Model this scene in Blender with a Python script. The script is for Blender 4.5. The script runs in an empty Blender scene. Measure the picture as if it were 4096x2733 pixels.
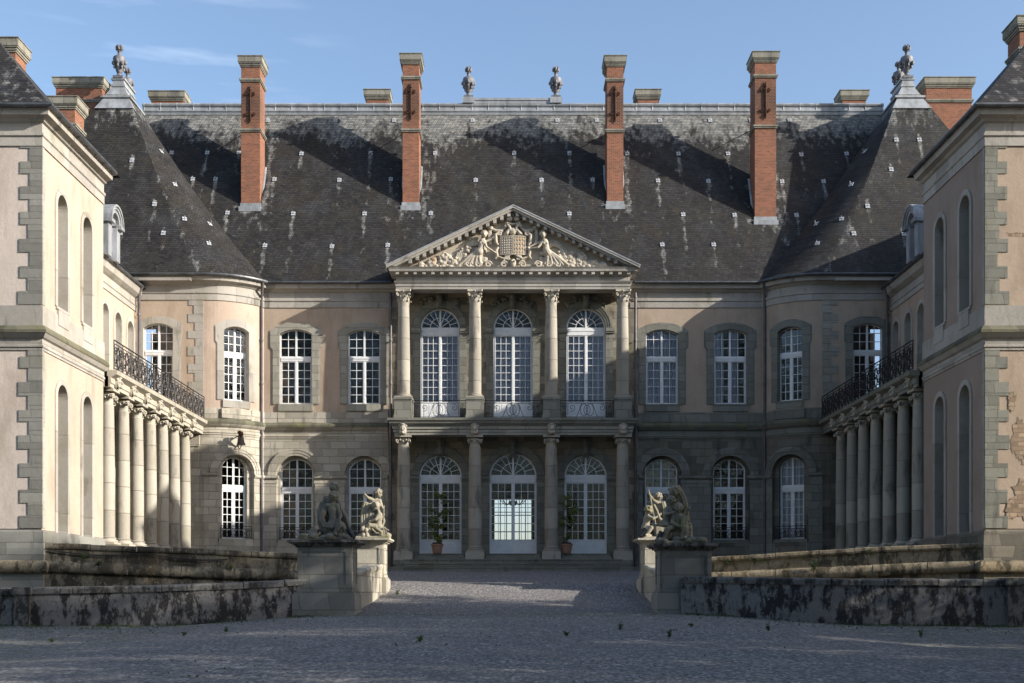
import bpy, math, random
import numpy as np
from mathutils import Vector, noise
from math import sin, cos, pi, radians as R, sqrt
random.seed(7)
C = bpy.data.collections.new('scene'); bpy.context.scene.collection.children.link(C)
SC = bpy.context.scene
# ---------------- camera, sky, sun, exposure ----------------
cd = bpy.data.cameras.new('camera'); cam = bpy.data.objects.new('camera', cd); C.objects.link(cam)
cam.location = (-0.06, 0, 0); cam.rotation_euler = (R(90), 0, 0)
cd.lens = 41.36; cd.sensor_width = 36; cd.shift_y = 0.245; cd.clip_end = 3000; cd.clip_start = 0.1
SC.camera = cam
SUN = Vector((8.7, -2.95, 3.75)).normalized()      # towards the sun
w = bpy.data.worlds.new('World'); SC.world = w; w.use_nodes = True
wn = w.node_tree; bg = wn.nodes['Background']; sky = wn.nodes.new('ShaderNodeTexSky')
sky.sky_type = 'NISHITA'; sky.sun_disc = False
sky.sun_elevation = math.asin(SUN.z); sky.sun_rotation = math.atan2(SUN.x, SUN.y)
sky.air_density = 1.0; sky.dust_density = 1.8; sky.ozone_density = 1.5; sky.altitude = 300
# thin cirrus wisp low over the left of the roof
tcw = wn.nodes.new('ShaderNodeTexCoord'); mpw = wn.nodes.new('ShaderNodeMapping'); nzw = wn.nodes.new('ShaderNodeTexNoise')
mpw.inputs['Scale'].default_value = (2.2, 2.2, 16); mpw.inputs['Rotation'].default_value = (0, R(14), 0)
wn.links.new(tcw.outputs['Generated'], mpw.inputs[0]); wn.links.new(mpw.outputs[0], nzw.inputs[0])
nzw.inputs['Scale'].default_value = 3.0; nzw.inputs['Detail'].default_value = 7
rw = wn.nodes.new('ShaderNodeMapRange'); rw.inputs[1].default_value = 0.52; rw.inputs[2].default_value = 0.8; rw.inputs[4].default_value = 0.30
wn.links.new(nzw.outputs[0], rw.inputs[0])
vd = wn.nodes.new('ShaderNodeVectorMath'); vd.operation = 'DISTANCE'; vd.inputs[1].default_value = (-0.25, 0.88, 0.385)
wn.links.new(tcw.outputs['Generated'], vd.inputs[0])
rd = wn.nodes.new('ShaderNodeMapRange'); rd.inputs[1].default_value = 0.02; rd.inputs[2].default_value = 0.14; rd.inputs[3].default_value = 1; rd.inputs[4].default_value = 0
wn.links.new(vd.outputs['Value'], rd.inputs[0])
mw = wn.nodes.new('ShaderNodeMath'); mw.operation = 'MULTIPLY'; wn.links.new(rw.outputs[0], mw.inputs[0]); wn.links.new(rd.outputs[0], mw.inputs[1])
mx = wn.nodes.new('ShaderNodeMix'); mx.data_type = 'RGBA'; wn.links.new(mw.outputs[0], mx.inputs[0]); wn.links.new(sky.outputs[0], mx.inputs[6]); mx.inputs[7].default_value = (6.5, 7.2, 8.0, 1)
wn.links.new(mx.outputs[2], bg.inputs[0]); bg.inputs[1].default_value = 0.15
sl = bpy.data.lights.new('sun', 'SUN'); so = bpy.data.objects.new('sun', sl); C.objects.link(so)
sl.energy = 5.0; sl.angle = R(0.55); sl.color = (1, 0.94, 0.85); so.location = (60, -20, 60)
so.rotation_euler = SUN.to_track_quat('Z', 'Y').to_euler()
vs = SC.view_settings; vs.view_transform = 'Standard'; vs.look = 'None'; vs.exposure = 0.76; vs.gamma = 1.0

# ---------------- materials ----------------
class G:
    def __init__(s, name, rough=0.85, metal=0.0):
        s.m = bpy.data.materials.new(name); s.m.use_nodes = True; s.t = s.m.node_tree
        s.p = s.t.nodes['Principled BSDF']; s.p.inputs['Roughness'].default_value = rough; s.p.inputs['Metallic'].default_value = metal
        s.p.inputs['Specular IOR Level'].default_value = 0.25; s.geo = s.n('ShaderNodeNewGeometry'); s.pos = s.geo.outputs['Position']
    def n(s, k): return s.t.nodes.new(k)
    def l(s, a, b): s.t.links.new(a, b)
    def put(s, sock, v):
        if hasattr(v, 'is_output'): s.l(v, sock)
        elif isinstance(v, (tuple, list)) and len(v) == 3 and sock.type == 'RGBA': sock.default_value = (*v, 1)
        else: sock.default_value = v
    def math(s, op, a, b=0.0, c=None):
        n = s.n('ShaderNodeMath'); n.operation = op; s.put(n.inputs[0], a); s.put(n.inputs[1], b)
        if c is not None: s.put(n.inputs[2], c)
        return n.outputs[0]
    def mul(s, v, sc):
        n = s.n('ShaderNodeVectorMath'); n.operation = 'MULTIPLY'; s.put(n.inputs[0], v); n.inputs[1].default_value = sc; return n.outputs[0]
    def noise(s, v, scale, det=5, rough=0.55):
        n = s.n('ShaderNodeTexNoise'); s.put(n.inputs['Vector'], v); n.inputs['Scale'].default_value = scale
        n.inputs['Detail'].default_value = det; n.inputs['Roughness'].default_value = rough; return n.outputs[0]
    def ramp(s, v, a, b, x=0.0, y=1.0):
        n = s.n('ShaderNodeMapRange'); s.put(n.inputs[0], v); n.inputs[1].default_value = a; n.inputs[2].default_value = b
        n.inputs[3].default_value = x; n.inputs[4].default_value = y; return n.outputs[0]
    def mix(s, f, a, b, mode='MIX'):
        n = s.n('ShaderNodeMix'); n.data_type = 'RGBA'; n.blend_type = mode; s.put(n.inputs[0], f); s.put(n.inputs[6], a); s.put(n.inputs[7], b); return n.outputs[2]
    def sep(s, v):
        n = s.n('ShaderNodeSeparateXYZ'); s.l(v, n.inputs[0]); return n.outputs
    def comb(s, x, y, z=0.0):
        n = s.n('ShaderNodeCombineXYZ'); s.put(n.inputs[0], x); s.put(n.inputs[1], y); s.put(n.inputs[2], z); return n.outputs[0]
    def brick(s, v, bw, bh, mort, off=0.5, bias=0.0, c1=(0, 0, 0), c2=(1, 1, 1), cm=(0, 0, 0), smooth=0.1):
        n = s.n('ShaderNodeTexBrick'); s.l(v, n.inputs['Vector']); n.inputs['Scale'].default_value = 1
        n.inputs['Brick Width'].default_value = bw; n.inputs['Row Height'].default_value = bh
        n.inputs['Mortar Size'].default_value = mort; n.offset = off; n.inputs['Bias'].default_value = bias; n.inputs['Mortar Smooth'].default_value = smooth
        n.inputs['Color1'].default_value = (*c1, 1); n.inputs['Color2'].default_value = (*c2, 1); n.inputs['Mortar'].default_value = (*cm, 1)
        return n.outputs
    def attr(s, name):
        n = s.n('ShaderNodeAttribute'); n.attribute_name = name; return n.outputs['Fac']
    def bump(s, h, dist, st=1.0):
        n = s.n('ShaderNodeBump'); s.l(h, n.inputs['Height']); n.inputs['Distance'].default_value = dist; n.inputs['Strength'].default_value = st
        s.l(n.outputs[0], s.p.inputs['Normal'])
    def col(s, c): s.put(s.p.inputs['Base Color'], c); return s.m

def wall_uv(g):
    x, y, z = g.sep(g.pos); u = g.math('ADD', x, y); return g.comb(u, z), u, z

def m_stone(name, ca, cb, dark=(0.085, 0.08, 0.07), bw=0.85, bh=0.42, dk=0.5, moss=0.25, joints=True, js=0.5):
    g = G(name, 0.9); uv, u, z = wall_uv(g)
    if joints:
        wob = g.noise(g.pos, 0.9, 2); uvv = g.n('ShaderNodeVectorMath'); uvv.operation = 'ADD'; g.l(uv, uvv.inputs[0])
        g.l(g.comb(g.ramp(wob, 0, 1, -0.25, 0.25), 0.0), uvv.inputs[1])
        b = g.brick(uvv.outputs[0], bw, bh, 0.016); rnd = b[0]; rn2 = g.brick(uvv.outputs[0], bw, bh, 0.0, bias=0.0)[0]
        base = g.mix(rnd, tuple(min(1, c * 1.12) for c in ca), tuple(c * .82 for c in cb))
    else: base = g.mix(g.ramp(g.noise(g.pos, 1.3, 3), 0.35, 0.65), ca, cb)
    n1 = g.noise(g.pos, 2.3, 8, 0.65); n2 = g.noise(g.mul(g.pos, (1, 1, 0.28)), 1.7, 7, 0.62); n3 = g.noise(g.pos, 16, 5, 0.7)
    base = g.mix(g.ramp(n1, 0.3, 0.75, 0, 0.5), base, tuple(min(1, c * 1.22) for c in cb))
    base = g.mix(g.ramp(n2, 0.68 - 0.3 * dk, 0.80 - 0.2 * dk, 0, 0.8), base, dark)
    if moss: base = g.mix(g.math('MULTIPLY', g.ramp(g.noise(g.pos, 0.8, 6, 0.6), 0.52, 0.7), moss), base, (0.17, 0.16, 0.06))
    base = g.mix(g.ramp(n3, 0.25, 0.8, 0.0, 0.4), base, g.mix(0.5, base, (0.03, 0.03, 0.028)))
    h = g.math('ADD', g.math('MULTIPLY', n3, 0.5), n1)
    if joints:
        base = g.mix(g.math('MULTIPLY', b[1], js), base, (0.075, 0.068, 0.055))
        h = g.math('SUBTRACT', h, g.math('MULTIPLY', b[1], 1.2))
    g.bump(h, 0.018); return g.col(base)

def m_plaster(name, c1, c2):
    g = G(name, 0.95); n1 = g.noise(g.pos, 0.6, 7, 0.6); n2 = g.noise(g.pos, 11, 5, 0.7); n3 = g.noise(g.mul(g.pos, (1, 1, 0.3)), 1.4, 6, 0.6)
    b = g.mix(g.ramp(n1, 0.35, 0.65), c1, c2); b = g.mix(g.ramp(n3, 0.50, 0.74, 0, 0.6), b, (0.25, 0.185, 0.125))
    b = g.mix(g.ramp(n2, 0.3, 0.75, 0, 0.32), b, tuple(c * 0.55 for c in c1)); g.bump(n2, 0.012); return g.col(b)

def m_slate(name, lichen=0.25):
    g = G(name, 0.72); uv, u, z = wall_uv(g)
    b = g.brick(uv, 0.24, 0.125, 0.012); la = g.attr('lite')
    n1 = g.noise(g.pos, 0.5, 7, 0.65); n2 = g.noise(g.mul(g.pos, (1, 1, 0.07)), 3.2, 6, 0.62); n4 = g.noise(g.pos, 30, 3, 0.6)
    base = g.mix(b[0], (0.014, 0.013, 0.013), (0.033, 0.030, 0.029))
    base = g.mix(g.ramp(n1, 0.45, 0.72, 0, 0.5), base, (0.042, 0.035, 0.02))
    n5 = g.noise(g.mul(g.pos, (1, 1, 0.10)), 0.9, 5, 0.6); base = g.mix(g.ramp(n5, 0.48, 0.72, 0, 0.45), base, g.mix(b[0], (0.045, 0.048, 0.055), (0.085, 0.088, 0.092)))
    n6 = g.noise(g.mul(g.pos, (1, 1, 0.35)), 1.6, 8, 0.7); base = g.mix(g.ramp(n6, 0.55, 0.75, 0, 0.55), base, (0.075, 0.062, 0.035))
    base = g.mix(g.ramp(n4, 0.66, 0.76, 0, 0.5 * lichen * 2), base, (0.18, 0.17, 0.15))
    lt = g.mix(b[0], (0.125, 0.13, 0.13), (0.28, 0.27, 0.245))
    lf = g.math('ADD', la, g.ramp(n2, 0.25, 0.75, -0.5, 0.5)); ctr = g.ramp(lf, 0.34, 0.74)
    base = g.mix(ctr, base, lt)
    base = g.mix(g.math('MULTIPLY', b[1], 0.7), base, (0.012, 0.012, 0.013))
    hz = g.math('FRACT', g.math('DIVIDE', z, 0.125)); hh = g.math('SUBTRACT', g.math('ADD', g.math('MULTIPLY', g.math('SUBTRACT', 1.0, hz), 0.6), g.math('MULTIPLY', b[0], 0.5)), b[1])
    g.bump(hh, 0.015); return g.col(base)

def m_brick():
    g = G('red_brick', 0.85); uv, u, z = wall_uv(g)
    b = g.brick(uv, 0.23, 0.085, 0.009); n = g.noise(g.pos, 1.2, 6, 0.6); n2 = g.noise(g.pos, 14, 4)
    base = g.mix(b[0], (0.29, 0.112, 0.064), (0.155, 0.066, 0.043)); base = g.mix(g.ramp(n2, 0.4, 0.8, 0, 0.5), base, (0.35, 0.165, 0.10))
    base = g.mix(g.ramp(n, 0.5, 0.75, 0, 0.7), base, (0.12, 0.06, 0.04))
    so_ = g.attr('soot'); base = g.mix(so_, base, (0.035, 0.022, 0.018))
    base = g.mix(g.math('MULTIPLY', b[1], 0.75), base, (0.30, 0.22, 0.16)); g.bump(g.math('SUBTRACT', 1.0, b[1]), 0.012); return g.col(base)

def m_plain(name, c1, c2, rough=0.6, metal=0.0, sc=3.0, st=(1, 1, 1), lo=0.35, hi=0.65, bump=0.0):
    g = G(name, rough, metal); n = g.noise(g.mul(g.pos, st), sc, 6, 0.62); b = g.mix(g.ramp(n, lo, hi), c1, c2)
    if bump: g.bump(g.noise(g.pos, sc * 6, 5, 0.6), bump)
    return g.col(b)

def m_glass():
    g = G('window_glass', 0.02); t = g.t; g.p.inputs['Base Color'].default_value = (0.02, 0.022, 0.025, 1)
    out = t.nodes['Material Output']; tr = g.n('ShaderNodeBsdfTransparent'); tr.inputs[0].default_value = (0.79, 0.79, 0.86, 1)
    gl = g.n('ShaderNodeBsdfGlossy'); gl.inputs['Roughness'].default_value = 0.015; gl.inputs[0].default_value = (0.95, 0.97, 1, 1)
    bmp = g.n('ShaderNodeBump'); bmp.inputs['Distance'].default_value = 0.012; bmp.inputs['Strength'].default_value = 1.0
    x, y, z = g.sep(g.pos); uv = g.comb(g.math('ADD', x, y), z)
    cell = g.brick(uv, 0.38, 0.40, 0.0); nn = g.noise(g.pos, 2.6, 3)
    g.l(g.math('ADD', nn, g.math('MULTIPLY', cell[0], 0.0)), bmp.inputs['Height']); g.l(bmp.outputs[0], gl.inputs['Normal'])
    fr = g.n('ShaderNodeFresnel'); fr.inputs[0].default_value = 1.5
    f = g.math('MULTIPLY_ADD', fr.outputs[0], 1.3, 0.02)
    ms = g.n('ShaderNodeMixShader'); g.l(f, ms.inputs[0]); g.l(tr.outputs[0], ms.inputs[1]); g.l(gl.outputs[0], ms.inputs[2]); g.l(ms.outputs[0], out.inputs[0]); return g.m

def m_leaf(name, c1, c2):
    g = G(name, 0.6); n = g.noise(g.pos, 1.1, 4); n2 = g.noise(g.pos, 9, 2); b = g.mix(g.ramp(n, 0.35, 0.65), c1, c2); b = g.mix(g.ramp(n2, 0.3, 0.7, 0, 0.5), b, tuple(c * 0.5 for c in c1))
    g.p.inputs['Subsurface Weight'].default_value = 0.0
    return g.col(b)

def m_gravel():
    g = G('gravel', 0.95); x, y, z = g.sep(g.pos); p2 = g.comb(x, y)
    v = g.n('ShaderNodeTexVoronoi'); g.l(p2, v.inputs['Vector']); v.inputs['Scale'].default_value = 26; v.feature = 'F1'
    v2 = g.n('ShaderNodeTexVoronoi'); g.l(p2, v2.inputs['Vector']); v2.inputs['Scale'].default_value = 17
    cr = g.sep(v.outputs['Color'])[0]; cr2 = g.sep(v2.outputs['Color'])[1]
    v3 = g.n('ShaderNodeTexVoronoi'); g.l(g.mul(p2, (1, .22, 1)), v3.inputs['Vector']); v3.inputs['Scale'].default_value = 24; cr3 = g.sep(v3.outputs['Color'])[0]
    n = g.noise(p2, 0.35, 6, 0.6); n2 = g.noise(g.mul(p2, (1, .5, 1)), 5.0, 6, 0.75)
    b = g.mix(g.ramp(cr, 0, 1), (0.052, 0.052, 0.053), (0.245, 0.235, 0.226)); b = g.mix(g.ramp(cr2, 0.72, 1.0, 0, 0.9), b, (0.46, 0.42, 0.39))
    b = g.mix(g.ramp(cr2, 0.2, 0.0, 0, 0.7), b, (0.09, 0.085, 0.085))
    b = g.mix(g.ramp(n, 0.4, 0.7, 0, 0.45), b, (0.17, 0.15, 0.135)); b = g.mix(g.ramp(n2, 0.55, 0.8, 0, 0.3), b, (0.12, 0.115, 0.115))
    b = g.mix(g.ramp(cr3, 0.0, 0.3, 0.35, 0.0), b, (0.035, 0.034, 0.036)); b = g.mix(g.ramp(cr3, 0.8, 1.0, 0, 0.35), b, (0.48, 0.45, 0.43))
    gr = g.math('MULTIPLY', g.attr('green'), g.ramp(g.noise(p2, 2.2, 7, 0.7), 0.45, 0.62)); b = g.mix(gr, b, (0.075, 0.095, 0.03))
    h = g.math('ADD', g.math('MULTIPLY', v.outputs['Distance'], -0.6), g.math('ADD', g.math('MULTIPLY', cr2, 0.8), n2)); g.bump(h, 0.010); return g.col(b)

def m_parapet(name, c1, c2, black, amt, brown=0.35, sc=1.9):
    g = G(name, 0.95); n1 = g.noise(g.mul(g.pos, (1, 1, 0.45)), sc, 10, 0.70); n2 = g.noise(g.pos, 7, 7, 0.7); n3 = g.noise(g.pos, 0.7, 4)
    b = g.mix(g.ramp(n2, 0.3, 0.7), c1, c2)
    nf = g.noise(g.mul(g.pos, (1, 1, 0.5)), 9, 6, 0.7); n1 = g.math('ADD', n1, g.math('MULTIPLY', g.math('SUBTRACT', nf, 0.5), 0.28)); b = g.mix(g.ramp(n1, 0.57 - amt, 0.65 - amt, 0, 0.88), b, black); b = g.mix(g.ramp(n2, 0.62, 0.68, 0, 0.6), b, (0.45, 0.42, 0.37))
    b = g.mix(g.ramp(n3, 0.52, 0.7, 0, brown), b, (0.20, 0.13, 0.05)); g.bump(g.math('ADD', n2, n1), 0.035); return g.col(b)

M = {}
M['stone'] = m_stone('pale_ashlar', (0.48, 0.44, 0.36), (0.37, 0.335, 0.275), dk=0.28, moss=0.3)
M['trim'] = m_stone('stone_trim', (0.405, 0.375, 0.33), (0.36, 0.333, 0.293), bw=1.4, bh=3.0, dk=0.30, moss=0.35, js=0.35)
M['frame'] = m_stone('window_surround_stone', (0.33, 0.315, 0.265), (0.31, 0.295, 0.245), dk=0.25, moss=0.2, js=0.4)
M['capstone'] = m_stone('weathered_capstone', (0.27, 0.26, 0.215), (0.24, 0.225, 0.19), dark=(0.09, 0.09, 0.08), bw=0.6, bh=3.0, dk=0.5, moss=0.4)
M['dstone'] = m_stone('shaded_grey_ashlar', (0.225, 0.198, 0.152), (0.125, 0.115, 0.095), dark=(0.06, 0.057, 0.05), dk=0.45, moss=0.35)  # grey stone, darkened to carry the shade of the right side
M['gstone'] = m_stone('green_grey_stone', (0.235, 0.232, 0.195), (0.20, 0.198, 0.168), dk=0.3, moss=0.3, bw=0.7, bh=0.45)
M['col'] = m_stone('column_stone', (0.40, 0.365, 0.30), (0.32, 0.29, 0.24), bw=40, bh=1.15, dk=0.35, moss=0.2)
M['carve'] = m_stone('carved_stone', (0.46, 0.42, 0.345), (0.38, 0.345, 0.28), dk=0.22, moss=0.35, joints=False)
M['relief'] = m_stone('relief_stone', (0.50, 0.445, 0.36), (0.42, 0.365, 0.285), dark=(0.30, 0.14, 0.045), dk=0.28, moss=0.0, joints=False)
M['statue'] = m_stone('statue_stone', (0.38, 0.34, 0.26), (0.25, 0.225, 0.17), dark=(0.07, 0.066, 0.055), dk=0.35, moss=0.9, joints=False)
M['quoin'] = m_stone('quoin_stone', (0.28, 0.272, 0.24), (0.21, 0.205, 0.18), dark=(0.10, 0.10, 0.09), dk=0.3, moss=0.2, bw=2.0, bh=0.45)
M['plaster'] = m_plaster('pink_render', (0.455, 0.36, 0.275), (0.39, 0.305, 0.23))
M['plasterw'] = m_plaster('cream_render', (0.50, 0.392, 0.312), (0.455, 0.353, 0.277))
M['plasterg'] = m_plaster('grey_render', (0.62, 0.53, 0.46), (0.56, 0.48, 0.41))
M['plasterr'] = m_plaster('shaded_render', (0.34, 0.27, 0.22), (0.30, 0.235, 0.19))  # darker render copy; the right block's shade is in the colour
M['rubble'] = m_stone('rubble_stone', (0.44, 0.32, 0.22), (0.25, 0.18, 0.12), bw=0.33, bh=0.16, dk=0.3, moss=0.1)
M['slate'] = m_slate('roof_slate')
M['brick'] = m_brick()
M['lead'] = m_plain('weathered_lead', (0.38, 0.395, 0.41), (0.22, 0.23, 0.235), 0.55, 0.25, 2.5, (1, 1, 0.3), bump=0.008)
M['zinc'] = m_plain('zinc_gutter', (0.13, 0.135, 0.14), (0.075, 0.078, 0.08), 0.45, 0.5, 2.0)
M['pipe'] = m_plain('drainpipe_metal', (0.17, 0.15, 0.16), (0.10, 0.095, 0.10), 0.5, 0.3, 2.0)
M['white'] = m_plain('white_paint', (0.78, 0.78, 0.77), (0.62, 0.63, 0.63), 0.5, 0, 4.0, lo=0.4, hi=0.8)
M['hook'] = m_plain('bright_zinc', (0.45, 0.47, 0.49), (0.33, 0.34, 0.36), 0.4, 0.0, 8.0)
M['iron'] = m_plain('wrought_iron', (0.018, 0.018, 0.02), (0.035, 0.03, 0.028), 0.5, 0.4, 6.0)
M['rust'] = m_plain('rusty_iron', (0.045, 0.022, 0.016), (0.08, 0.035, 0.02), 0.8, 0.2, 6.0)
M['glass'] = m_glass()
M['curtain'] = m_plain('curtain_cloth', (0.62, 0.65, 0.68), (0.38, 0.41, 0.44), 0.9, 0, 6.0, (3, 3, 0.04))
M['inner'] = m_plain('dim_interior', (0.022, 0.019, 0.016), (0.014, 0.012, 0.011), 0.9)
M['terra'] = m_plain('terracotta', (0.36, 0.21, 0.145), (0.30, 0.17, 0.115), 0.8, 0, 5)
M['soil'] = m_plain('potting_soil', (0.03, 0.022, 0.016), (0.05, 0.035, 0.025), 0.95, 0, 9)
M['bark'] = m_plain('bark', (0.10, 0.075, 0.05), (0.05, 0.04, 0.03), 0.95, 0, 6, (1, 1, 0.3), bump=0.03)
M['leaf'] = m_leaf('tree_leaves', (0.045, 0.075, 0.022), (0.09, 0.12, 0.035))
M['leafp'] = m_leaf('shrub_leaves', (0.09, 0.13, 0.03), (0.19, 0.20, 0.045))
M['weed'] = m_leaf('weed_leaves', (0.035, 0.065, 0.018), (0.08, 0.115, 0.03))
M['gravel'] = m_gravel()
M['pframe'] = m_parapet('parapet_render', (0.235, 0.22, 0.21), (0.155, 0.148, 0.143), (0.012, 0.012, 0.014), 0.10, 0.05, 2.4)
M['pcap'] = m_parapet('parapet_coping', (0.20, 0.19, 0.175), (0.12, 0.115, 0.108), (0.03, 0.03, 0.029), 0.10, 0.05, 3.0)
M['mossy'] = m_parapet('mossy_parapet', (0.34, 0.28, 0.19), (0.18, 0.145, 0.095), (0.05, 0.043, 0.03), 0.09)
M['pedd'] = m_stone('shaded_pedestal_stone', (0.25, 0.243, 0.215), (0.20, 0.195, 0.173), bw=0.9, bh=0.55, dk=0.3, moss=0.2)  # near pedestals: their shade is put into this darker copy
M['pstone'] = m_stone('portico_ashlar', (0.34, 0.30, 0.225), (0.17, 0.155, 0.12), dark=(0.05, 0.048, 0.042), dk=0.35, moss=0.35, bw=0.75, bh=0.4, js=0.3)
M['statued'] = m_stone('shaded_statue_stone', (0.23, 0.215, 0.17), (0.15, 0.14, 0.11), dark=(0.05, 0.047, 0.04), dk=0.35, moss=1.0, joints=False)  # mossy statue stone darkened, shade of the near groups in its colour
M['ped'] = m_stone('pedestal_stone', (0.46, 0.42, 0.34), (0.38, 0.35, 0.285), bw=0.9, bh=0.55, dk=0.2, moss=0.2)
M['lamp'] = m_plain('black_enamel', (0.02, 0.022, 0.026), (0.035, 0.037, 0.042), 0.35, 0.2)
M['lens'] = m_plain('lamp_glass', (0.55, 0.6, 0.65), (0.45, 0.5, 0.55), 0.1, 0.3)
M['bronze'] = m_plain('bell_bronze', (0.10, 0.075, 0.06), (0.06, 0.05, 0.045), 0.5, 0.5)
M['cable'] = m_plain('black_cable', (0.02, 0.018, 0.017), (0.03, 0.027, 0.025), 0.7)

# ---------------- mesh builder ----------------
class MB:
    def __init__(s, sx=1): s.v = []; s.f = []; s.sx = sx; s.a = {}
    def add(s, vs_, fs):
        o = len(s.v); s.v += [tuple(q) for q in vs_]; s.f += [tuple(i + o for i in f) for f in fs]; return s
    def box(s, x0, x1, y0, y1, z0, z1):
        return s.add([(x0, y0, z0), (x1, y0, z0), (x1, y1, z0), (x0, y1, z0), (x0, y0, z1), (x1, y0, z1), (x1, y1, z1), (x0, y1, z1)],
              [(0, 3, 2, 1), (4, 5, 6, 7), (0, 1, 5, 4), (1, 2, 6, 5), (2, 3, 7, 6), (3, 0, 4, 7)])
    def fbox(s, fr, u0, u1, d0, d1, z0, z1):
        return s.add([fr(u0, d0, z0), fr(u1, d0, z0), fr(u1, d1, z0), fr(u0, d1, z0), fr(u0, d0, z1), fr(u1, d0, z1), fr(u1, d1, z1), fr(u0, d1, z1)],
              [(0, 3, 2, 1), (4, 5, 6, 7), (0, 1, 5, 4), (1, 2, 6, 5), (2, 3, 7, 6), (3, 0, 4, 7)])
    def grid(s, pts):   # pts[i][j]
        n, m = len(pts), len(pts[0]); return s.add([q for r in pts for q in r], [(i * m + j, i * m + j + 1, (i + 1) * m + j + 1, (i + 1) * m + j) for i in range(n - 1) for j in range(m - 1)])
    def band(s, fr, inn, out, d0, d1):
        n = len(inn); V = []
        for a, b in zip(inn, out): V += [fr(a[0], d0, a[1]), fr(b[0], d0, b[1]), fr(b[0], d1, b[1]), fr(a[0], d1, a[1])]
        F = []
        for i in range(n - 1):
            p, q = 4 * i, 4 * i + 4
            for k in range(4): F.append((p + k, p + (k + 1) % 4, q + (k + 1) % 4, q + k))
        F += [(0, 3, 2, 1), (4 * n - 4, 4 * n - 3, 4 * n - 2, 4 * n - 1)]; return s.add(V, F)
    def prism(s, fr, poly, d0, d1):   # convex-ish polygon
        n = len(poly); V = [fr(a, d0, b) for a, b in poly] + [fr(a, d1, b) for a, b in poly]
        return s.add(V, [tuple(range(n)), tuple(range(2 * n - 1, n - 1, -1))] + [(i, (i + 1) % n, (i + 1) % n + n, i + n) for i in range(n)])
    def lathe(s, c, prof, n=16, cap=True):
        V = []; F = []
        for r, z in prof:
            for k in range(n): V.append((c[0] + r * cos(2 * pi * k / n), c[1] + r * sin(2 * pi * k / n), c[2] + z))
        for i in range(len(prof) - 1):
            for k in range(n): F.append((i * n + k, i * n + (k + 1) % n, (i + 1) * n + (k + 1) % n, (i + 1) * n + k))
        if cap: F += [tuple(range(n - 1, -1, -1)), tuple((len(prof) - 1) * n + k for k in range(n))]
        return s.add(V, F)
    def tube(s, P, r, n=5, closed=False):
        P = [Vector(p) for p in P]; V = []; F = []; m = len(P); rr = r if isinstance(r, (list, tuple)) else [r] * m; up = None
        for i, p in enumerate(P):
            t = (P[min(i + 1, m - 1)] - P[max(i - 1, 0)])
            if t.length < 1e-9: t = Vector((0, 0, 1))
            t.normalize()
            if up is None: up = t.orthogonal().normalized()
            else:
                up = up - t * up.dot(t)
                up = up.normalized() if up.length > 1e-6 else t.orthogonal().normalized()
            b = t.cross(up)
            for k in range(n): V.append(p + (up * cos(2 * pi * k / n) + b * sin(2 * pi * k / n)) * rr[i])
        for i in range(m - 1):
            for k in range(n): F.append((i * n + k, i * n + (k + 1) % n, (i + 1) * n + (k + 1) % n, (i + 1) * n + k))
        F += [tuple(range(n - 1, -1, -1)), tuple((m - 1) * n + k for k in range(n))]; return s.add(V, F)
    def ell(s, c, r, nu=12, nv=8, rot=None):
        V = [];  F = []; c = Vector(c)
        for i in range(nv + 1):
            th = pi * i / nv
            for k in range(nu):
                q = Vector((r[0] * sin(th) * cos(2 * pi * k / nu), r[1] * sin(th) * sin(2 * pi * k / nu), r[2] * cos(th)))
                if rot: q = rot @ q
                V.append(c + q)
        for i in range(nv):
            for k in range(nu): F.append((i * nu + k, (i + 1) * nu + k, (i + 1) * nu + (k + 1) % nu, i * nu + (k + 1) % nu))
        return s.add(V, F)
    def cap(s, p, q, r1, r2, n=10):
        p, q = Vector(p), Vector(q); t = (q - p); L = t.length; t.normalize(); P = []; rr = []
        for k in range(5): a = pi / 2 * k / 4; P.append(p - t * r1 * cos(a)); rr.append(max(r1 * sin(a), 0.002))
        for k in range(1, 4): P.append(p + t * L * k / 4); rr.append(r1 + (r2 - r1) * k / 4)
        for k in range(5): a = pi / 2 * (1 - k / 4); P.append(q + t * r2 * cos(a)); rr.append(max(r2 * sin(a), 0.002))
        return s.tube(P, rr, n)
    def sweep(s, path, prof, caps=True):
        n = len(path); m = len(prof); V = []
        for i in range(n):
            def nr(a, b):
                dx, dy = b[0] - a[0], b[1] - a[1]; L = math.hypot(dx, dy); return (dy / L, -dx / L)
            n1 = nr(path[i - 1], path[i]) if i > 0 else nr(path[0], path[1]); n2 = nr(path[i], path[i + 1]) if i < n - 1 else n1
            k = 1 + n1[0] * n2[0] + n1[1] * n2[1]; nx, ny = (n1[0] + n2[0]) / k, (n1[1] + n2[1]) / k
            for d, z in prof: V.append((path[i][0] + nx * d, path[i][1] + ny * d, z + (path[i][2] if len(path[i]) > 2 else 0)))
        F = [(i * m + j, i * m + (j + 1) % m, (i + 1) * m + (j + 1) % m, (i + 1) * m + j) for i in range(n - 1) for j in range(m)]
        if caps: F += [tuple(range(m - 1, -1, -1)), tuple((n - 1) * m + j for j in range(m))]
        return s.add(V, F)
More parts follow.
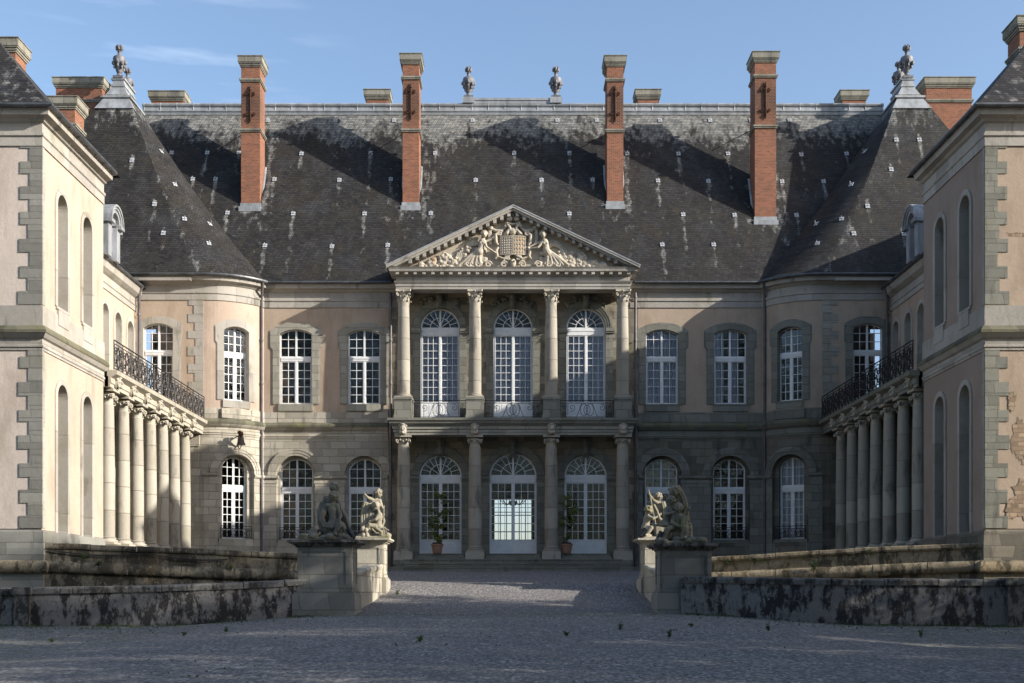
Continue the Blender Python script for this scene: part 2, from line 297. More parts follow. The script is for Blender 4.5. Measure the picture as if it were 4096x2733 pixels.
    def wall(s, fr, u0, u1, z0, z1, holes, th=0.3, du=50, doff=0.0):
        us = {u0, u1}
        k = int((u1 - u0) / du)
        for i in range(1, k + 1): us.add(u0 + (u1 - u0) * i / (k + 1))
        for h in holes:
            for p in outline(*h): us.add(p[0])
        us = sorted(u for u in us if u0 - 1e-6 <= u <= u1 + 1e-6)
        for a, b in zip(us, us[1:]):
            if b - a < 1e-5: continue
            mid = (a + b) / 2; hh = [h for h in holes if abs(mid - h[0]) < h[1]]
            if not hh: s.add([fr(a, doff, z0), fr(b, doff, z0), fr(b, doff, z1), fr(a, doff, z1)], [(0, 1, 2, 3)])
            else:
                h = hh[0]
                if h[2] > z0: s.add([fr(a, doff, z0), fr(b, doff, z0), fr(b, doff, h[2]), fr(a, doff, h[2])], [(0, 1, 2, 3)])
                s.add([fr(a, doff, ztop(h, a)), fr(b, doff, ztop(h, b)), fr(b, doff, z1), fr(a, doff, z1)], [(0, 1, 2, 3)])
        for h in holes:
            o = outline(*h); o = o + [o[0]]
            for p, q in zip(o, o[1:]): s.add([fr(p[0], doff, p[1]), fr(q[0], doff, q[1]), fr(q[0], doff - th, q[1]), fr(p[0], doff - th, p[1])], [(0, 1, 2, 3)])
        return s
    def rev(s): pass

def ztop(h, u):
    uc, hw, zb, zs, rise = h; Rr = (hw * hw + rise * rise) / (2 * rise); return zs + rise - Rr + sqrt(max(Rr * Rr - (u - uc) ** 2, 0))
def outline(uc, hw, zb, zs, rise, n=14):
    Rr = (hw * hw + rise * rise) / (2 * rise); a = math.asin(min(1, hw / Rr)); a = a if rise <= hw else pi - a; P = [(uc - hw, zb), (uc - hw, zs)]
    for i in range(1, n): t = -a + 2 * a * i / n; P.append((uc + Rr * sin(t), zs + rise - Rr + Rr * cos(t)))
    return P + [(uc + hw, zs), (uc + hw, zb)]

def obj(name, mb, mat, parent=None, smooth=False, base=None, recalc=True):
    me = bpy.data.meshes.new(name); vv = mb.v if mb.sx == 1 else [(-x, y, z) for x, y, z in mb.v]
    me.from_pydata(vv, [], mb.f); me.materials.append(M[mat] if isinstance(mat, str) else mat)
    for k, arr in mb.a.items():
        at = me.attributes.new(k, 'FLOAT', 'POINT'); at.data.foreach_set('value', arr)
    if recalc:
        import bmesh
        bm = bmesh.new(); bm.from_mesh(me); bmesh.ops.recalc_face_normals(bm, faces=bm.faces); bm.to_mesh(me); bm.free()
    if smooth:
        me.polygons.foreach_set('use_smooth', [True] * len(me.polygons))
        if smooth != 'all':
            try: me.set_sharp_from_angle(angle=R(38))
            except Exception: pass
    o = bpy.data.objects.new(name, me); C.objects.link(o)
    if parent is not None:
        o.parent = parent
        if parent.type == 'EMPTY': o.location = -parent.location
    return o
def tag(o, label=None, cat=None, group=None, kind=None):
    for k, v in (('label', label), ('category', cat), ('group', group), ('kind', kind)):
        if v: o[k] = v
    return o
def thing(name, loc, label, cat, group=None):
    o = bpy.data.objects.new(name, None); o.empty_display_size = 0.3; o.location = loc; C.objects.link(o); return tag(o, label, cat, group)
def flat(ox, oy, ux, uy, nx, ny):
    return lambda u, d, z: (ox + ux * u + nx * d, oy + uy * u + ny * d, z)
def spiral(cu, cz, r0, r1, a0, turns, n=18):
    return [(cu + (r0 + (r1 - r0) * i / n) * cos(a0 + turns * 2 * pi * i / n), cz + (r0 + (r1 - r0) * i / n) * sin(a0 + turns * 2 * pi * i / n)) for i in range(n + 1)]

M['ledge'] = m_stone('mossy_ledge_stone', (0.165, 0.155, 0.105), (0.115, 0.11, 0.078), dark=(0.04, 0.04, 0.03), dk=0.5, moss=0.8, bw=0.9, bh=3)

M['urnlead'] = m_plain('dark_lead', (0.20, 0.20, 0.215), (0.11, 0.108, 0.118), 0.6, 0.2, 5.0, bump=0.01)
M['mossyd'] = m_parapet('shaded_lichened_parapet', (0.21, 0.185, 0.14), (0.11, 0.098, 0.075), (0.035, 0.032, 0.026), 0.12)  # left parapet: black lichen, and its shade put into the darker tones
TREES = [(26.5, 26.5, -1.1, 1.2, 1.0, 'broad leafy tree third in the row right of the forecourt'), (26.0, 30.0, -1.0, 2.5, 1.04, 'slightly taller leafy tree last in the row, beside the moat'),
         (36, 8, -1.2, .6, 1.1, 'tall leafy tree in the second row, nearest the camera'), (36, 16, -1.2, 4.0, 1.15, 'tall leafy tree in the second row, next to last'), (37, 23, -1.2, 5.0, 1.15, 'tall leafy tree at the far end of the second row'),
         (26, 4, -1.3, 3.0, 1.0, 'broad leafy tree in the row, level with the camera'), (42, 40.2, -1, 1.9, .82, 'lone tree beyond the moat outside the right wing')]
# ---------------- windows, columns, capitals ----------------
def window(par, fr, sx, h, rec, ncol, tz, rowsU, rowsL, fan=False, gb=None, curtain=False, label=None, mun=0.03, surround=None, name='window', gap=0.0, both=True):
    """h=(uc,hw,zb,zs,rise); rec recess; tz=(t0,t1) transom; gb = bottom of the glass (panel below)"""
    uc, hw, zb, zs, rise = h; f = lambda u, d, z: fr(u, d - rec, z); b = MB(sx); T = 0.075; e = 0.012
    out = outline(*h); inn = outline(uc, hw - T, zb + T, min(zs, zs), max(rise - T * (0.6 if rise < hw * .8 else 1), 0.05))
    b.band(f, inn, out, -0.09, -0.01); b.fbox(f, uc - hw, uc + hw, -0.09, -0.008, zb, zb + T + 0.02)
    t0, t1 = tz; b.fbox(f, uc - hw + T - e, uc + hw - T + e, -0.10, 0.035, t0, t1)
    b.fbox(f, uc - hw + T - e, uc + hw - T + e, -0.10, 0.055, t0 + (t1 - t0) * .55, t0 + (t1 - t0) * .8)
    hi = (uc, hw - T, zb, zs, inn[len(inn) // 2][1] - zs)
    mw_ = 0.05
    b.fbox(f, uc - mw_, uc + mw_, -0.09, 0.025, zb + T, t0 - 0.001); b.fbox(f, uc - mw_, uc + mw_, -0.09, 0.018, t1 + 0.001, zs + hi[4] + 0.01)
    glass0 = gb if gb else zb + T + 0.03
    # lower casements
    for s in (-1, 1):
        a0 = uc + s * mw_; a1 = uc + s * (hw - T); lo, hi_ = min(a0, a1), max(a0, a1)
        b.fbox(f, lo, lo + 0.045, -0.07, 0.004, glass0 - .02, t0 - .002); b.fbox(f, hi_ - 0.045, hi_, -0.07, 0.004, glass0 - .02, t0 - .002)
        b.fbox(f, lo, hi_, -0.07, 0.002, t0 - 0.055, t0 - 0.001); b.fbox(f, lo, hi_, -0.07, 0.003, glass0 - 0.05, glass0)
        lo += .045; hi_ -= .045; n = ncol // 2
        for k in range(1, n): u = lo + (hi_ - lo) * k / n; b.fbox(f, u - mun / 2, u + mun / 2, -0.065, -0.012, glass0, t0 - 0.05)
        for k in range(1, rowsL): z = glass0 + (t0 - 0.055 - glass0) * k / rowsL; b.fbox(f, lo, hi_, -0.066, -0.014, z - mun / 2, z + mun / 2)
        if not fan:
            zt = zs + hi[4]
            for k in range(1, n):
                u = lo + (hi_ - lo) * k / n; b.fbox(f, u - mun / 2, u + mun / 2, -0.065, -0.012, t1, ztop(hi, u) if hi[4] > 0 else zt)
            rh = (zt - t1 - 0.04) / rowsU
            b.fbox(f, lo - .04, hi_ + .04, -0.07, 0.0, t1, t1 + 0.05)
            for k in range(1, rowsU):
                z = t1 + 0.04 + rh * k
                w_ = hw - T if z <= zs else sqrt(max(((hw - T) ** 2 + hi[4] ** 2) ** 2 / (4 * hi[4] ** 2) - (z - (zs + hi[4] - ((hw - T) ** 2 + hi[4] ** 2) / (2 * hi[4]))) ** 2, 0))
                if s > 0: b.fbox(f, uc + mw_, uc + w_, -0.066, -0.014, z - mun / 2, z + mun / 2)
                else: b.fbox(f, uc - w_, uc - mw_, -0.066, -0.014, z - mun / 2, z + mun / 2)
    if gb:
        for s in (-1, 1):
            a0 = uc + s * 0.01; a1 = uc + s * (hw - T); lo, hi_ = min(a0, a1), max(a0, a1); b.fbox(f, lo, hi_, -0.07, -0.02, zb + .02, gb - 0.045)
            n = 3
            for k in range(n):
                w0 = lo + .08 + (hi_ - lo - .16) * k / n + .03; w1 = lo + .08 + (hi_ - lo - .16) * (k + 1) / n - .03
                b.fbox(f, w0, w1, -0.06, -0.008, zb + 0.14, gb - 0.14)
    if fan:
        r = hw - T; rr = r * 0.55; zc = t1 + 0.03; n = 14
        arc = lambda q: [(uc + q * cos(pi * k / n), zc + q * sin(pi * k / n)) for k in range(n + 1)]
        b.band(f, arc(rr - mun / 2), arc(rr + mun / 2), -0.066, -0.013); b.fbox(f, uc - r, uc + r, -0.07, 0.0, t1 - 0.02, t1 + 0.045)
        nb = 10
        for k in range(1, nb):
            if k == nb // 2: continue
            a = pi * k / nb; r0 = 0.0 if k % 2 == 0 else rr
            r1 = r + .02 if rise >= hw * 0.97 else r
            du, dz = -sin(a) * mun / 2, cos(a) * mun / 2
            b.add([f(uc + r0 * cos(a) - du, dd, zc + r0 * sin(a) - dz) for dd in (-.065, -.014)] + [f(uc + r0 * cos(a) + du, dd, zc + r0 * sin(a) + dz) for dd in (-.065, -.014)] +
                  [f(uc + r1 * cos(a) - du, dd, zc + r1 * sin(a) * .97 - dz) for dd in (-.065, -.014)] + [f(uc + r1 * cos(a) + du, dd, zc + r1 * sin(a) * .97 + dz) for dd in (-.065, -.014)],
                  [(0, 1, 3, 2), (4, 6, 7, 5), (0, 2, 6, 4), (1, 5, 7, 3), (0, 4, 5, 1), (2, 3, 7, 6)])
    wd = obj(name, b, 'white', par); tag(wd, label)
    p = MB(sx); hp = (uc, hw - .02, zb + .02, zs, rise - .02)
    # panes set one by one with slightly different tilts, as hand-fixed glass is
    rnd = random.Random(int(abs(uc * 1000 + zb * 77)))
    us = sorted({uc - hw + .03, uc + hw - .03} | {uc + s * (mw_ + (hw - T - mw_) * k / (ncol // 2)) for s in (-1, 1) for k in range(0, ncol // 2)})
    zz = [gb if gb else zb + .03] + [glass0 + (t0 - 0.055 - glass0) * k / rowsL for k in range(1, rowsL)] + [t0 + .02]
    def pane(a, c, z0, z1, zta=None, ztb=None):
        tl = rnd.uniform(-.004, .004); tu = rnd.uniform(-.004, .004)
        p.add([f(a, -.045 + tu, z0), f(c, -.045 - tu, z0), f(c, -.045 - tu + tl, ztb or z1), f(a, -.045 + tu + tl, zta or z1)], [(0, 1, 2, 3)])
    for a, c in zip(us, us[1:]):
        for z0, z1 in zip(zz, zz[1:]): pane(a, c, z0, z1)
        n = max(rowsU, 1)
        m_ = min(ztop(hp, a), ztop(hp, c))
        if m_ > t1 + .1:
            for k in range(n - 1): pane(a, c, t1 + (m_ - t1) * k / n, t1 + (m_ - t1) * (k + 1) / n)
            pane(a, c, t1 + (m_ - t1) * (n - 1) / n, m_)
        q = [(a, m_)] + [(a + (c - a) * k / 5, max(ztop(hp, a + (c - a) * k / 5), m_)) for k in range(6)] + [(c, m_)]
        p.add([f(x, -.045, z) for x, z in q], [tuple(range(len(q)))])
    obj('pane', p, 'glass', wd, recalc=False)
    if curtain:
        c = MB(sx); n = 60; sp = curtain if isinstance(curtain, list) else [(-1, 1)]
        for q0, q1 in sp:
            pts = []
            for i in range(n + 1):
                u = uc + hw * (q0 + (q1 - q0) * i / n); dd = -0.17 + 0.035 * sin(u * 38) + 0.012 * sin(u * 91)
                pts.append([f(u, dd, zb + .05), f(u, dd, min(ztop(h, u), t0 + .25 if fan else 99))])
            c.grid(pts)
        obj('curtain', c, 'curtain', wd, smooth='all', recalc=False)
    return wd

def ring_surround(par, fr, sx, h, w1, w2, zear, d, mat='trim', sill=None, name='window_surround'):
    uc, hw, zb, zs, rise = h; inn = outline(*h, n=16); s = MB(sx)
    o = []
    for i, (u, z) in enumerate(inn):
        sg = -1 if u < uc - 1e-6 else 1
        if i in (0, len(inn) - 1): o.append((uc + sg * (hw + w1), z))
    Rr = (hw * hw + rise * rise) / (2 * rise); zc = zs + rise - Rr; W = hw + w2; Ro = Rr + 0.33 + 0.35
    zoc = zs + rise + 0.33 - Ro; top = lambda u: zoc + sqrt(Ro * Ro - (u - uc) ** 2)
    L = []; I = []
    I += [(uc - hw, zb), (uc - hw, zear), (uc - hw, zear + .12), (uc - hw, zs)]; L += [(uc - hw - w1, zb), (uc - hw - w1, zear), (uc - hw - w2, zear + .12), (uc - W, top(uc - W))]
    mids = inn[2:-2]
    for k, (u, z) in enumerate(mids): I.append((u, z)); uu = uc + (u - uc) * W / hw; L.append((uu, top(uu)))
    I += [(uc + hw, zs), (uc + hw, zear + .12), (uc + hw, zear), (uc + hw, zb)]; L += [(uc + W, top(uc + W)), (uc + hw + w2, zear + .12), (uc + hw + w1, zear), (uc + hw + w1, zb)]
    s.band(fr, I, L, 0.001, d)
    s.band(fr, outline(uc, hw - .01, zb, zs, rise - .01), outline(uc, hw + .04, zb, zs, rise + .04), -0.3 if hw < .75 else -.13, d - .004)
    # narrow raised outer fillet
    L2 = [(uc + (u - uc) * (1 + .05 / abs(u - uc)) if abs(u - uc) > .2 else u, z + (.05 if i > 2 and i < len(L) - 3 else 0)) for i, (u, z) in enumerate(L)]
    s.band(fr, L, L2, -0.05, d * .5)
    if sill is not None: s.fbox(fr, uc - hw - .05, uc + hw + .05, -0.2, d + 0.05, sill, zb - .002)
    return obj(name, s, mat, par)

def archivolt(mb, fr, uc, zc, r0, r1, d, n=20, steps=3):
    for k in range(steps):
        a0 = r0 + (r1 - r0) * k / steps; a1 = r0 + (r1 - r0) * (k + 1) / steps; dd = d * (0.55 + 0.45 * k / max(1, steps - 1))
        arc = lambda q: [(uc - q * cos(pi * i / n), zc + q * sin(pi * i / n)) for i in range(n + 1)]
        mb.band(fr, arc(a0), arc(a1), -0.03, dd)

SHAFT = lambda r, z0, z1: [(r * (1 - .14 * max(0, (t - .3) / .7) ** 1.6), z0 + (z1 - z0) * t) for t in [i / 10 for i in range(11)]] 
def base_prof(r, z0, z1):
    H = z1 - z0; P = [(r * 1.36, 0.0), (r * 1.36, .02)]
    for k in range(7): a = -pi / 2 + pi * k / 6; P.append((r * 1.26 + r * .12 * cos(a), H * .22 + H * .2 * sin(a)))
    P += [(r * 1.16, H * .46), (r * 1.12, H * .6)]
    for k in range(5): a = -pi / 2 + pi * k / 4; P.append((r * 1.1 + r * .08 * cos(a), H * .78 + H * .12 * sin(a)))
    return [(q, z + z0) for q, z in P] + [(r * 1.0, z1)]
def corinthian(sx, x, y, r, z0, z1):
    c = MB(sx); H = z1 - z0
    c.lathe((x, y, z0), [(r * .88, -.05), (r * .98, -.03), (r * .98, 0), (r * .84, .02), (r * .86, H * .5), (r * 1.0, H * .75), (r * 1.22, H * .87)], 14)
    a = r * 1.42
    pts = []
    for k in range(4):
        for t in (-.86, -.5, 0, .5, .86):
            q = (1 - .16 * (1 - t * t)) * a
            pts.append({0: (q * 1.0, t * a), 1: (-t * a, q), 2: (-q, -t * a), 3: (t * a, -q)}[k])
    V = [(x + p[0], y + p[1], z0 + H * .87) for p in pts] + [(x + p[0] * 1.04, y + p[1] * 1.04, z1) for p in pts]; n = len(pts)
    c.add(V, [tuple(range(n)), tuple(range(2 * n - 1, n - 1, -1))] + [(i, (i + 1) % n, (i + 1) % n + n, i + n) for i in range(n)])
    for ring, (zb, zt, n, ofs) in enumerate(((0.02, .36, 8, 0), (0.05, .62, 8, .5))):
        for k in range(n):
            th = 2 * pi * (k + ofs) / n; er = Vector((cos(th), sin(th), 0)); et = Vector((-sin(th), cos(th), 0)); o = Vector((x, y, z0)); W = r * .30
            prof = [(.86, zb, 1.0), (.94, zb + (zt - zb) * .55, 1.1), (1.08, zt - .03, .85), (1.26, zt, .6), (1.30, zt - .08, .3)]
            rows = [[o + er * (r * q) - et * W * w_ + Vector((0, 0, z * H)), o + er * (r * (q + .07)) + Vector((0, 0, z * H)), o + er * (r * q) + et * W * w_ + Vector((0, 0, z * H))] for q, z, w_ in prof]
            rows2 = [[p - er * r * .12 for p in row] for row in rows]
            c.grid(rows); c.grid(rows2)
    for k in range(4):
        th = pi / 4 + k * pi / 2; er = Vector((cos(th), sin(th), 0)); o = Vector((x, y, z0 + H * .72)) + er * r * 1.45
        sp = [o + er * p[0] + Vector((0, 0, p[1])) for p in spiral(0, 0, r * .05, r * .30, 0, -1.6, 18)]; c.tube(sp, r * .10, 5)
        et = Vector((-sin(th), cos(th), 0)); c.cap(o - et * r * .13, o + et * r * .13, r * .12, r * .12, 8)
    for k in range(4):
        th = k * pi / 2; c.ell((x + cos(th) * r * 1.22, y + sin(th) * r * 1.22, z0 + H * .9), (r * .16, r * .16, r * .16), 8, 5)
    return c
def ionic(sx, x, y, r, z0, z1, ang=0.0):
    c = MB(sx); H = z1 - z0
    c.lathe((x, y, z0), [(r * .86, -.06), (r * .95, -.04), (r * .95, 0), (r * .86, .02), (r * .88, H * .35), (r * 1.08, H * .55), (r * 1.05, H * .75)], 14)
    c.box(x - r * 1.4, x + r * 1.4, y - r * 1.4, y + r * 1.4, z0 + H * .82, z1)
    for k in range(4):
        th = pi / 4 + k * pi / 2; er = Vector((cos(th), sin(th), 0)); o = Vector((x, y, z0 + H * .5)) + er * r * 1.42; et = Vector((-sin(th), cos(th), 0))
        sp = [o + er * p[0] + Vector((0, 0, p[1])) for p in spiral(0, 0, r * .06, r * .36, 0, -1.7, 20)]; c.tube(sp, r * .11, 5); c.cap(o - et * r * .2, o + et * r * .2, r * .13, r * .13, 8)
    for k in range(4):
        th = k * pi / 2
        for q in (-.5, 0, .5): c.ell((x + cos(th) * r * 1.1 - sin(th) * q * r, y + sin(th) * r * 1.1 + cos(th) * q * r, z0 + H * (.7 - .25 * (1 - abs(q)))), (r * .17,) * 3, 7, 5)
    return c
def column(par, sx, x, y, r, zb0, zb1, zt, zcap, kind, plinth=None):
    s = MB(sx); s.lathe((x, y, 0), SHAFT(r, zb1, zt), 22); o = obj('column', s, 'col', par, smooth=True)
    b = MB(sx); b.lathe((x, y, 0), base_prof(r, zb0 + (zb1 - zb0) * .3, zb1), 22); b.box(x - r * 1.38, x + r * 1.38, y - r * 1.38, y + r * 1.38, zb0, zb0 + (zb1 - zb0) * .3)
    if plinth is not None: b.box(x - r * 1.42, x + r * 1.42, y - r * 1.42, y + r * 1.42, plinth, zb0 - .003)
    obj('column_base', b, 'col', o, smooth=True)
    obj('capital', corinthian(sx, x, y, r * .9, zt, zcap) if kind == 'c' else ionic(sx, x, y, r * .9, zt, zcap), 'carve', o, smooth=True)
    return o
def railing(fr, sx, u0, u1, z0, z1, pitch=1.0, r=0.016, style='scroll'):
    t = MB(sx); F = lambda pts, rr=r: t.tube([fr(u, 0, z) for u, z in pts], rr, 5)
    F([(u0, z1), (u1, z1)], r * 1.5); F([(u0, z0 + .06), (u1, z0 + .06)], r * 1.2); F([(u0, z1 - .14), (u1, z1 - .14)], r)
    F([(u0, z0), (u0, z1)], r * 1.3); F([(u1, z0), (u1, z1)], r * 1.3)
    n = max(1, round((u1 - u0) / pitch)); L = (u1 - u0) / n; H = z1 - z0
    for k in range(n):
        a = u0 + L * k; c = a + L / 2; zm = (z0 + z1) / 2 - .03
        if style == 'scroll':
            F([(a, z0), (a, z1)], r)
            for s in (-1, 1):
                F([(c + s * p[0], zm + p[1]) for p in [(0.03 + .16 * sin(pi * i / 14), -H * .40 + H * .76 * i / 14) for i in range(15)]], r * 1.3)
                F(spiral(c + s * L * .30, zm + H * .17, .02, H * .16, pi / 2 - s * pi / 2, s * 1.5), r)
                F(spiral(c + s * L * .30, zm - H * .2, .02, H * .15, pi / 2 - s * pi / 2, -s * 1.5), r)
                F([(c + s * L * .44, z0 + .08), (c + s * L * .36, zm), (c + s * L * .44, z1 - .15)], r)
                F(spiral(c + s * L * .12, zm, .015, H * .13, 0, s * 1.4), r)
        elif style == 'portico':
            F([(c + .17 * s_, zm + q) for s_, q in [(cos(2 * pi * i / 20), .27 * sin(2 * pi * i / 20)) for i in range(21)]], r)
            for s in (-1, 1):
                F([(c + s * .16 + .2 * cos(2 * pi * i / 20), zm + .33 * sin(2 * pi * i / 20)) for i in range(21)], r)
                F(spiral(c + s * L * .28, zm + .12, .02, .2, 0, s * 1.3), r); F([(c + s * (.25 + .35 * i / 12), zm + .36 * cos(pi * i / 12)) for i in range(13)], r)
                F(spiral(c + s * L * .43, zm + .2, .02, .13, pi, -s * 1.5), r); F(spiral(c + s * L * .43, zm - .22, .02, .13, pi, s * 1.5), r)
                F([(c + s * L * .36, zm + .3 * sin(pi * (i / 12 - .5))) for i in range(13)], r * .9)
    return t
def mask_head(mb, fr, u, z, sc=1.0, d=0.1):
    c = Vector(fr(u, d, z)); k = sc
    mb.ell(c, (.15 * k, .15 * k, .2 * k), 10, 8)
    for s in (-1, 1):
        mb.ell(fr(u + s * .075 * k, d + .11 * k, z + .02 * k), (.045 * k, .045 * k, .05 * k), 8, 5); mb.ell(fr(u + s * .13 * k, d, z + .13 * k), (.07 * k, .07 * k, .08 * k), 8, 5)
        mb.ell(fr(u + s * .09 * k, d + .05 * k, z - .15 * k), (.06 * k, .06 * k, .09 * k), 8, 5)
    mb.cap(fr(u, d + .13 * k, z + .07 * k), fr(u, d + .19 * k, z - .04 * k), .022 * k, .04 * k, 8)
    mb.ell(fr(u, d + .1 * k, z - .18 * k), (.09 * k, .08 * k, .07 * k), 8, 6); mb.ell(fr(u, d + .03 * k, z + .18 * k), (.14 * k, .1 * k, .06 * k), 8, 6)
    mb.fbox(fr, u - .16 * k, u + .16 * k, -.02, d * .6, z - .25 * k, z + .25 * k)

# cornice / string profiles (d, z)
def ENT(z): return [(-.05, z), (.05, z), (.05, z + .32), (.10, z + .36), (.10, z + .45), (.03, z + .47), (.03, z + .82), (.12, z + .86), (.18, z + .95), (.38, z + 1.0), (.40, z + 1.15), (.48, z + 1.27), (-.05, z + 1.27)]
def STR(z): return [(-.05, z), (.04, z), (.04, z + .07), (.08, z + .11), (.08, z + .17), (.03, z + .19), (.03, z + .40), (.12, z + .45), (.20, z + .55), (.25, z + .62), (.25, z + .70), (.12, z + .86), (.06, z + .88), (.06, z + 1.45), (-.05, z + 1.45)]
def gutter(path, z, sx, par, d=.5):
    g = MB(sx); P = [(d - .02, z), (d + .10, z + .01), (d + .14, z + .07), (d + .13, z + .14), (d - .02, z + .15)]; g.sweep(path, P)
    n = 0
    for a, b in zip(path, path[1:]):
        L = math.hypot(b[0] - a[0], b[1] - a[1]); k = max(1, int(L / .8)); nx, ny = (b[1] - a[1]) / L, -(b[0] - a[0]) / L
        for i in range(k):
            t = (i + .5) / k; x = a[0] + (b[0] - a[0]) * t + nx * (d + .07); y = a[1] + (b[1] - a[1]) * t + ny * (d + .07); g.box(x - .02, x + .02, y - .02, y + .075, z - .02, z + .16) if abs(ny) > .5 else g.box(x - .02 , x + .075, y - .02, y + .02, z - .02, z + .16)
    return obj('gutter', g, 'zinc', par)
def pipe(par, sx, x, y, z0, z1, top=None):
    t = MB(sx); P = [(x, y, z0), (x, y, z1)] + (top or []); t.tube(P, .075, 10); z = z0 + .8
    while z < z1: t.lathe((x, y, z), [(.095, 0), (.10, .02), (.10, .1), (.095, .12)], 10); t.box(x - .03, x + .03, y, y + .15, z + .02, z + .08); z += 2.4
    return obj('drainpipe', t, 'pipe', par, smooth=True)
def quoins(par, sx, items, mat='quoin'):
    for fr, u0, s, z0, z1, d in items:
        b = MB(sx)   # corner at u0 stretching s*len
        z = z0; k = 0; rn = random.Random(int(abs(u0 * 100) + z0 * 10))
        while z < z1 - .05:
            hgt = min(.46 + rn.uniform(-.04, .05), z1 - z); L = (.80 if k % 2 == 0 else .45) + rn.uniform(-.05, .05)
            a, c = sorted((u0 - s * d, u0 + s * L)); b.fbox(fr, a, c, -.05, d, z + .004, z + hgt - .004); z += hgt; k += 1
        obj('quoins', b, mat, par)
def rpatch(E, Tp, nt, ex=.88):   # eave points and ridge points -> grid with a slight bell-cast at the eaves
    rows = []
    for i in range(nt + 1):
        t = i / nt; q = t ** ex; rows.append([(e[0] + (p[0] - e[0]) * q, e[1] + (p[1] - e[1]) * q, e[2] + (p[2] - e[2]) * t) for e, p in zip(E, Tp)])
    return rows
def chimney(par, sx, x0, x1, y0, y1, zb, zt, mid=None, anchor=False, strings=1, label=None):
    b = MB(sx); n = 24; V = []
    for i in range(n + 1):
        z = zb + (zt - .55 - zb) * i / n; V.append([(x0, y0, z), (x1, y0, z), (x1, y1, z), (x0, y1, z), (x0, y0, z)])
    b.grid(V); b.box(x0 + .01, x1 - .01, y0 + .01, y1 - .01, zt - .8, zt - .56)
    o = obj('chimney', b, 'brick', par); tag(o, label)
    if anchor:
        zc = zt - 2.75; me = o.data; at = me.attributes.new('soot', 'FLOAT', 'POINT')
        at.data.foreach_set('value', [max(0, .75 - abs(v.co.z - zc) / 2.6) if v.co.y < y0 + .02 else 0 for v in me.vertices])
    c = MB(sx)
    for k, (d, za, zc_) in enumerate(((.05, zt - .58, zt - .50), (.09, zt - .50, zt - .40), (.14, zt - .40, zt - .34), (.165, zt - .34, zt - .02), (.20, zt - .02, zt + .02))): c.box(x0 - d, x1 + d, y0 - d, y1 + d, za, zc_)
    obj('chimney_cap', c, 'capstone', o)
    for zz in ([zt - 1.45] if strings else []) + ([mid] if mid else []):
        c = MB(sx)
        c.box(x0 - .06, x1 + .06, y0 - .06, y1 + .06, zz, zz + .08); c.box(x0 - .10, x1 + .10, y0 - .10, y1 + .10, zz + .08, zz + .17); obj('chimney_band', c, 'capstone', o)
    if anchor:
        t = MB(sx); xc = (x0 + x1) / 2; F = lambda pts, r: t.tube([(xc + u, y0 - .05, zc + z) for u, z in pts], r, 6)
        F([(0, -.85), (0, .85)], .045)
        for s in (-1, 1):
            F([(0, s * .8), (0, s * 1.1)], [.09, .01])
            for q in (-1, 1): F([(q * p[0], s * p[1]) for p in [(0, .45), (.08, .62), (.2, .68), (.27, .6), (.24, .5), (.16, .53)]], [.03, .035, .035, .035, .03, .035])
        obj('wall_anchor', t, 'rust', o)
        st = MB(sx); st.tube([(x0, (y0 + y1) / 2, zt - 4.6), (x0 - 2.6, (y0 + y1) / 2 + 1.2, zt - 5.6)], .02, 4) if sx * x0 > 0 or True else None
    return o
def urn(par, sx, x, y, z, s=1.0):
    b = MB(sx); b.box(x - .3 * s, x + .3 * s, y - .3 * s, y + .3 * s, z, z + .14 * s)
    b.lathe((x, y, z), [(q * s, h * s) for q, h in [(.22, .14), (.24, .2), (.13, .28), (.12, .34), (.2, .48), (.27, .8), (.36, 1.05), (.38, 1.2), (.34, 1.32), (.2, 1.4), (.12, 1.46), (.09, 1.6), (.13, 1.66), (.09, 1.7), (.17, 1.8)]], 16)
    for k in range(8):   # garland swags round the body
        a = 2 * pi * k / 8; b.ell((x + cos(a) * .37 * s, y + sin(a) * .37 * s, z + (1.0 - .12 * (k % 2)) * s), (.1 * s, .1 * s, .13 * s), 8, 5)
        b.ell((x + cos(a) * .3 * s, y + sin(a) * .3 * s, z + (.78 - .1 * (k % 2)) * s), (.07 * s, .07 * s, .12 * s), 7, 5)
    for k in range(7):   # flame
        a = 2 * pi * k / 7; b.tube([(x + cos(a + .5 * t) * (.12 - .06 * t + .05 * sin(pi * t)) * s * 1.3, y + sin(a + .5 * t) * (.12 - .06 * t + .05 * sin(pi * t)) * s * 1.3, z + (1.76 + .34 * t) * s) for t in (0, .25, .5, .75, 1)], [.05 * s, .065 * s, .055 * s, .035 * s, .008], 6)
    b.ell((x, y, z + 1.86 * s), (.13 * s, .13 * s, .16 * s), 8, 6)
    return obj('urn_finial', b, 'urnlead', par, smooth=True)
def roof_hooks(par, pts):
    proto = None
    for (x, y, z, nx, ny, nz) in pts:
        if proto is None:
            b = MB(); b.box(-.12, -.01, -.012, .012, .02, .15); b.box(.01, .12, -.012, .012, .02, .15); b.box(-.12, -.01, -.012, .012, -.13, -.01); b.box(.01, .12, -.012, .012, -.13, -.01)
            b.tube([(0, 0, .1), (0, -.06, .02), (0, -.15, -.03), (0, -.17, .06)], .014, 5)
            o = obj('roof_hook', b, 'hook', None); proto = o
        else: o = proto.copy(); C.objects.link(o)
        o.parent = par; n = Vector((nx, ny, nz)).normalized()
        o.rotation_euler = (-n).to_track_quat('Y', 'Z').to_euler(); o.location = Vector((x, y, z)) + n * .03 - (par.location if par.type == 'EMPTY' else Vector())

def ledge(path, z, s, par):
    b = MB(s); b.sweep(path, [(.256, z + .60), (.264, z + .70), (.135, z + .868), (.10, z + .86), (.2, z + .66)]); return obj('ledge', b, 'ledge', par)
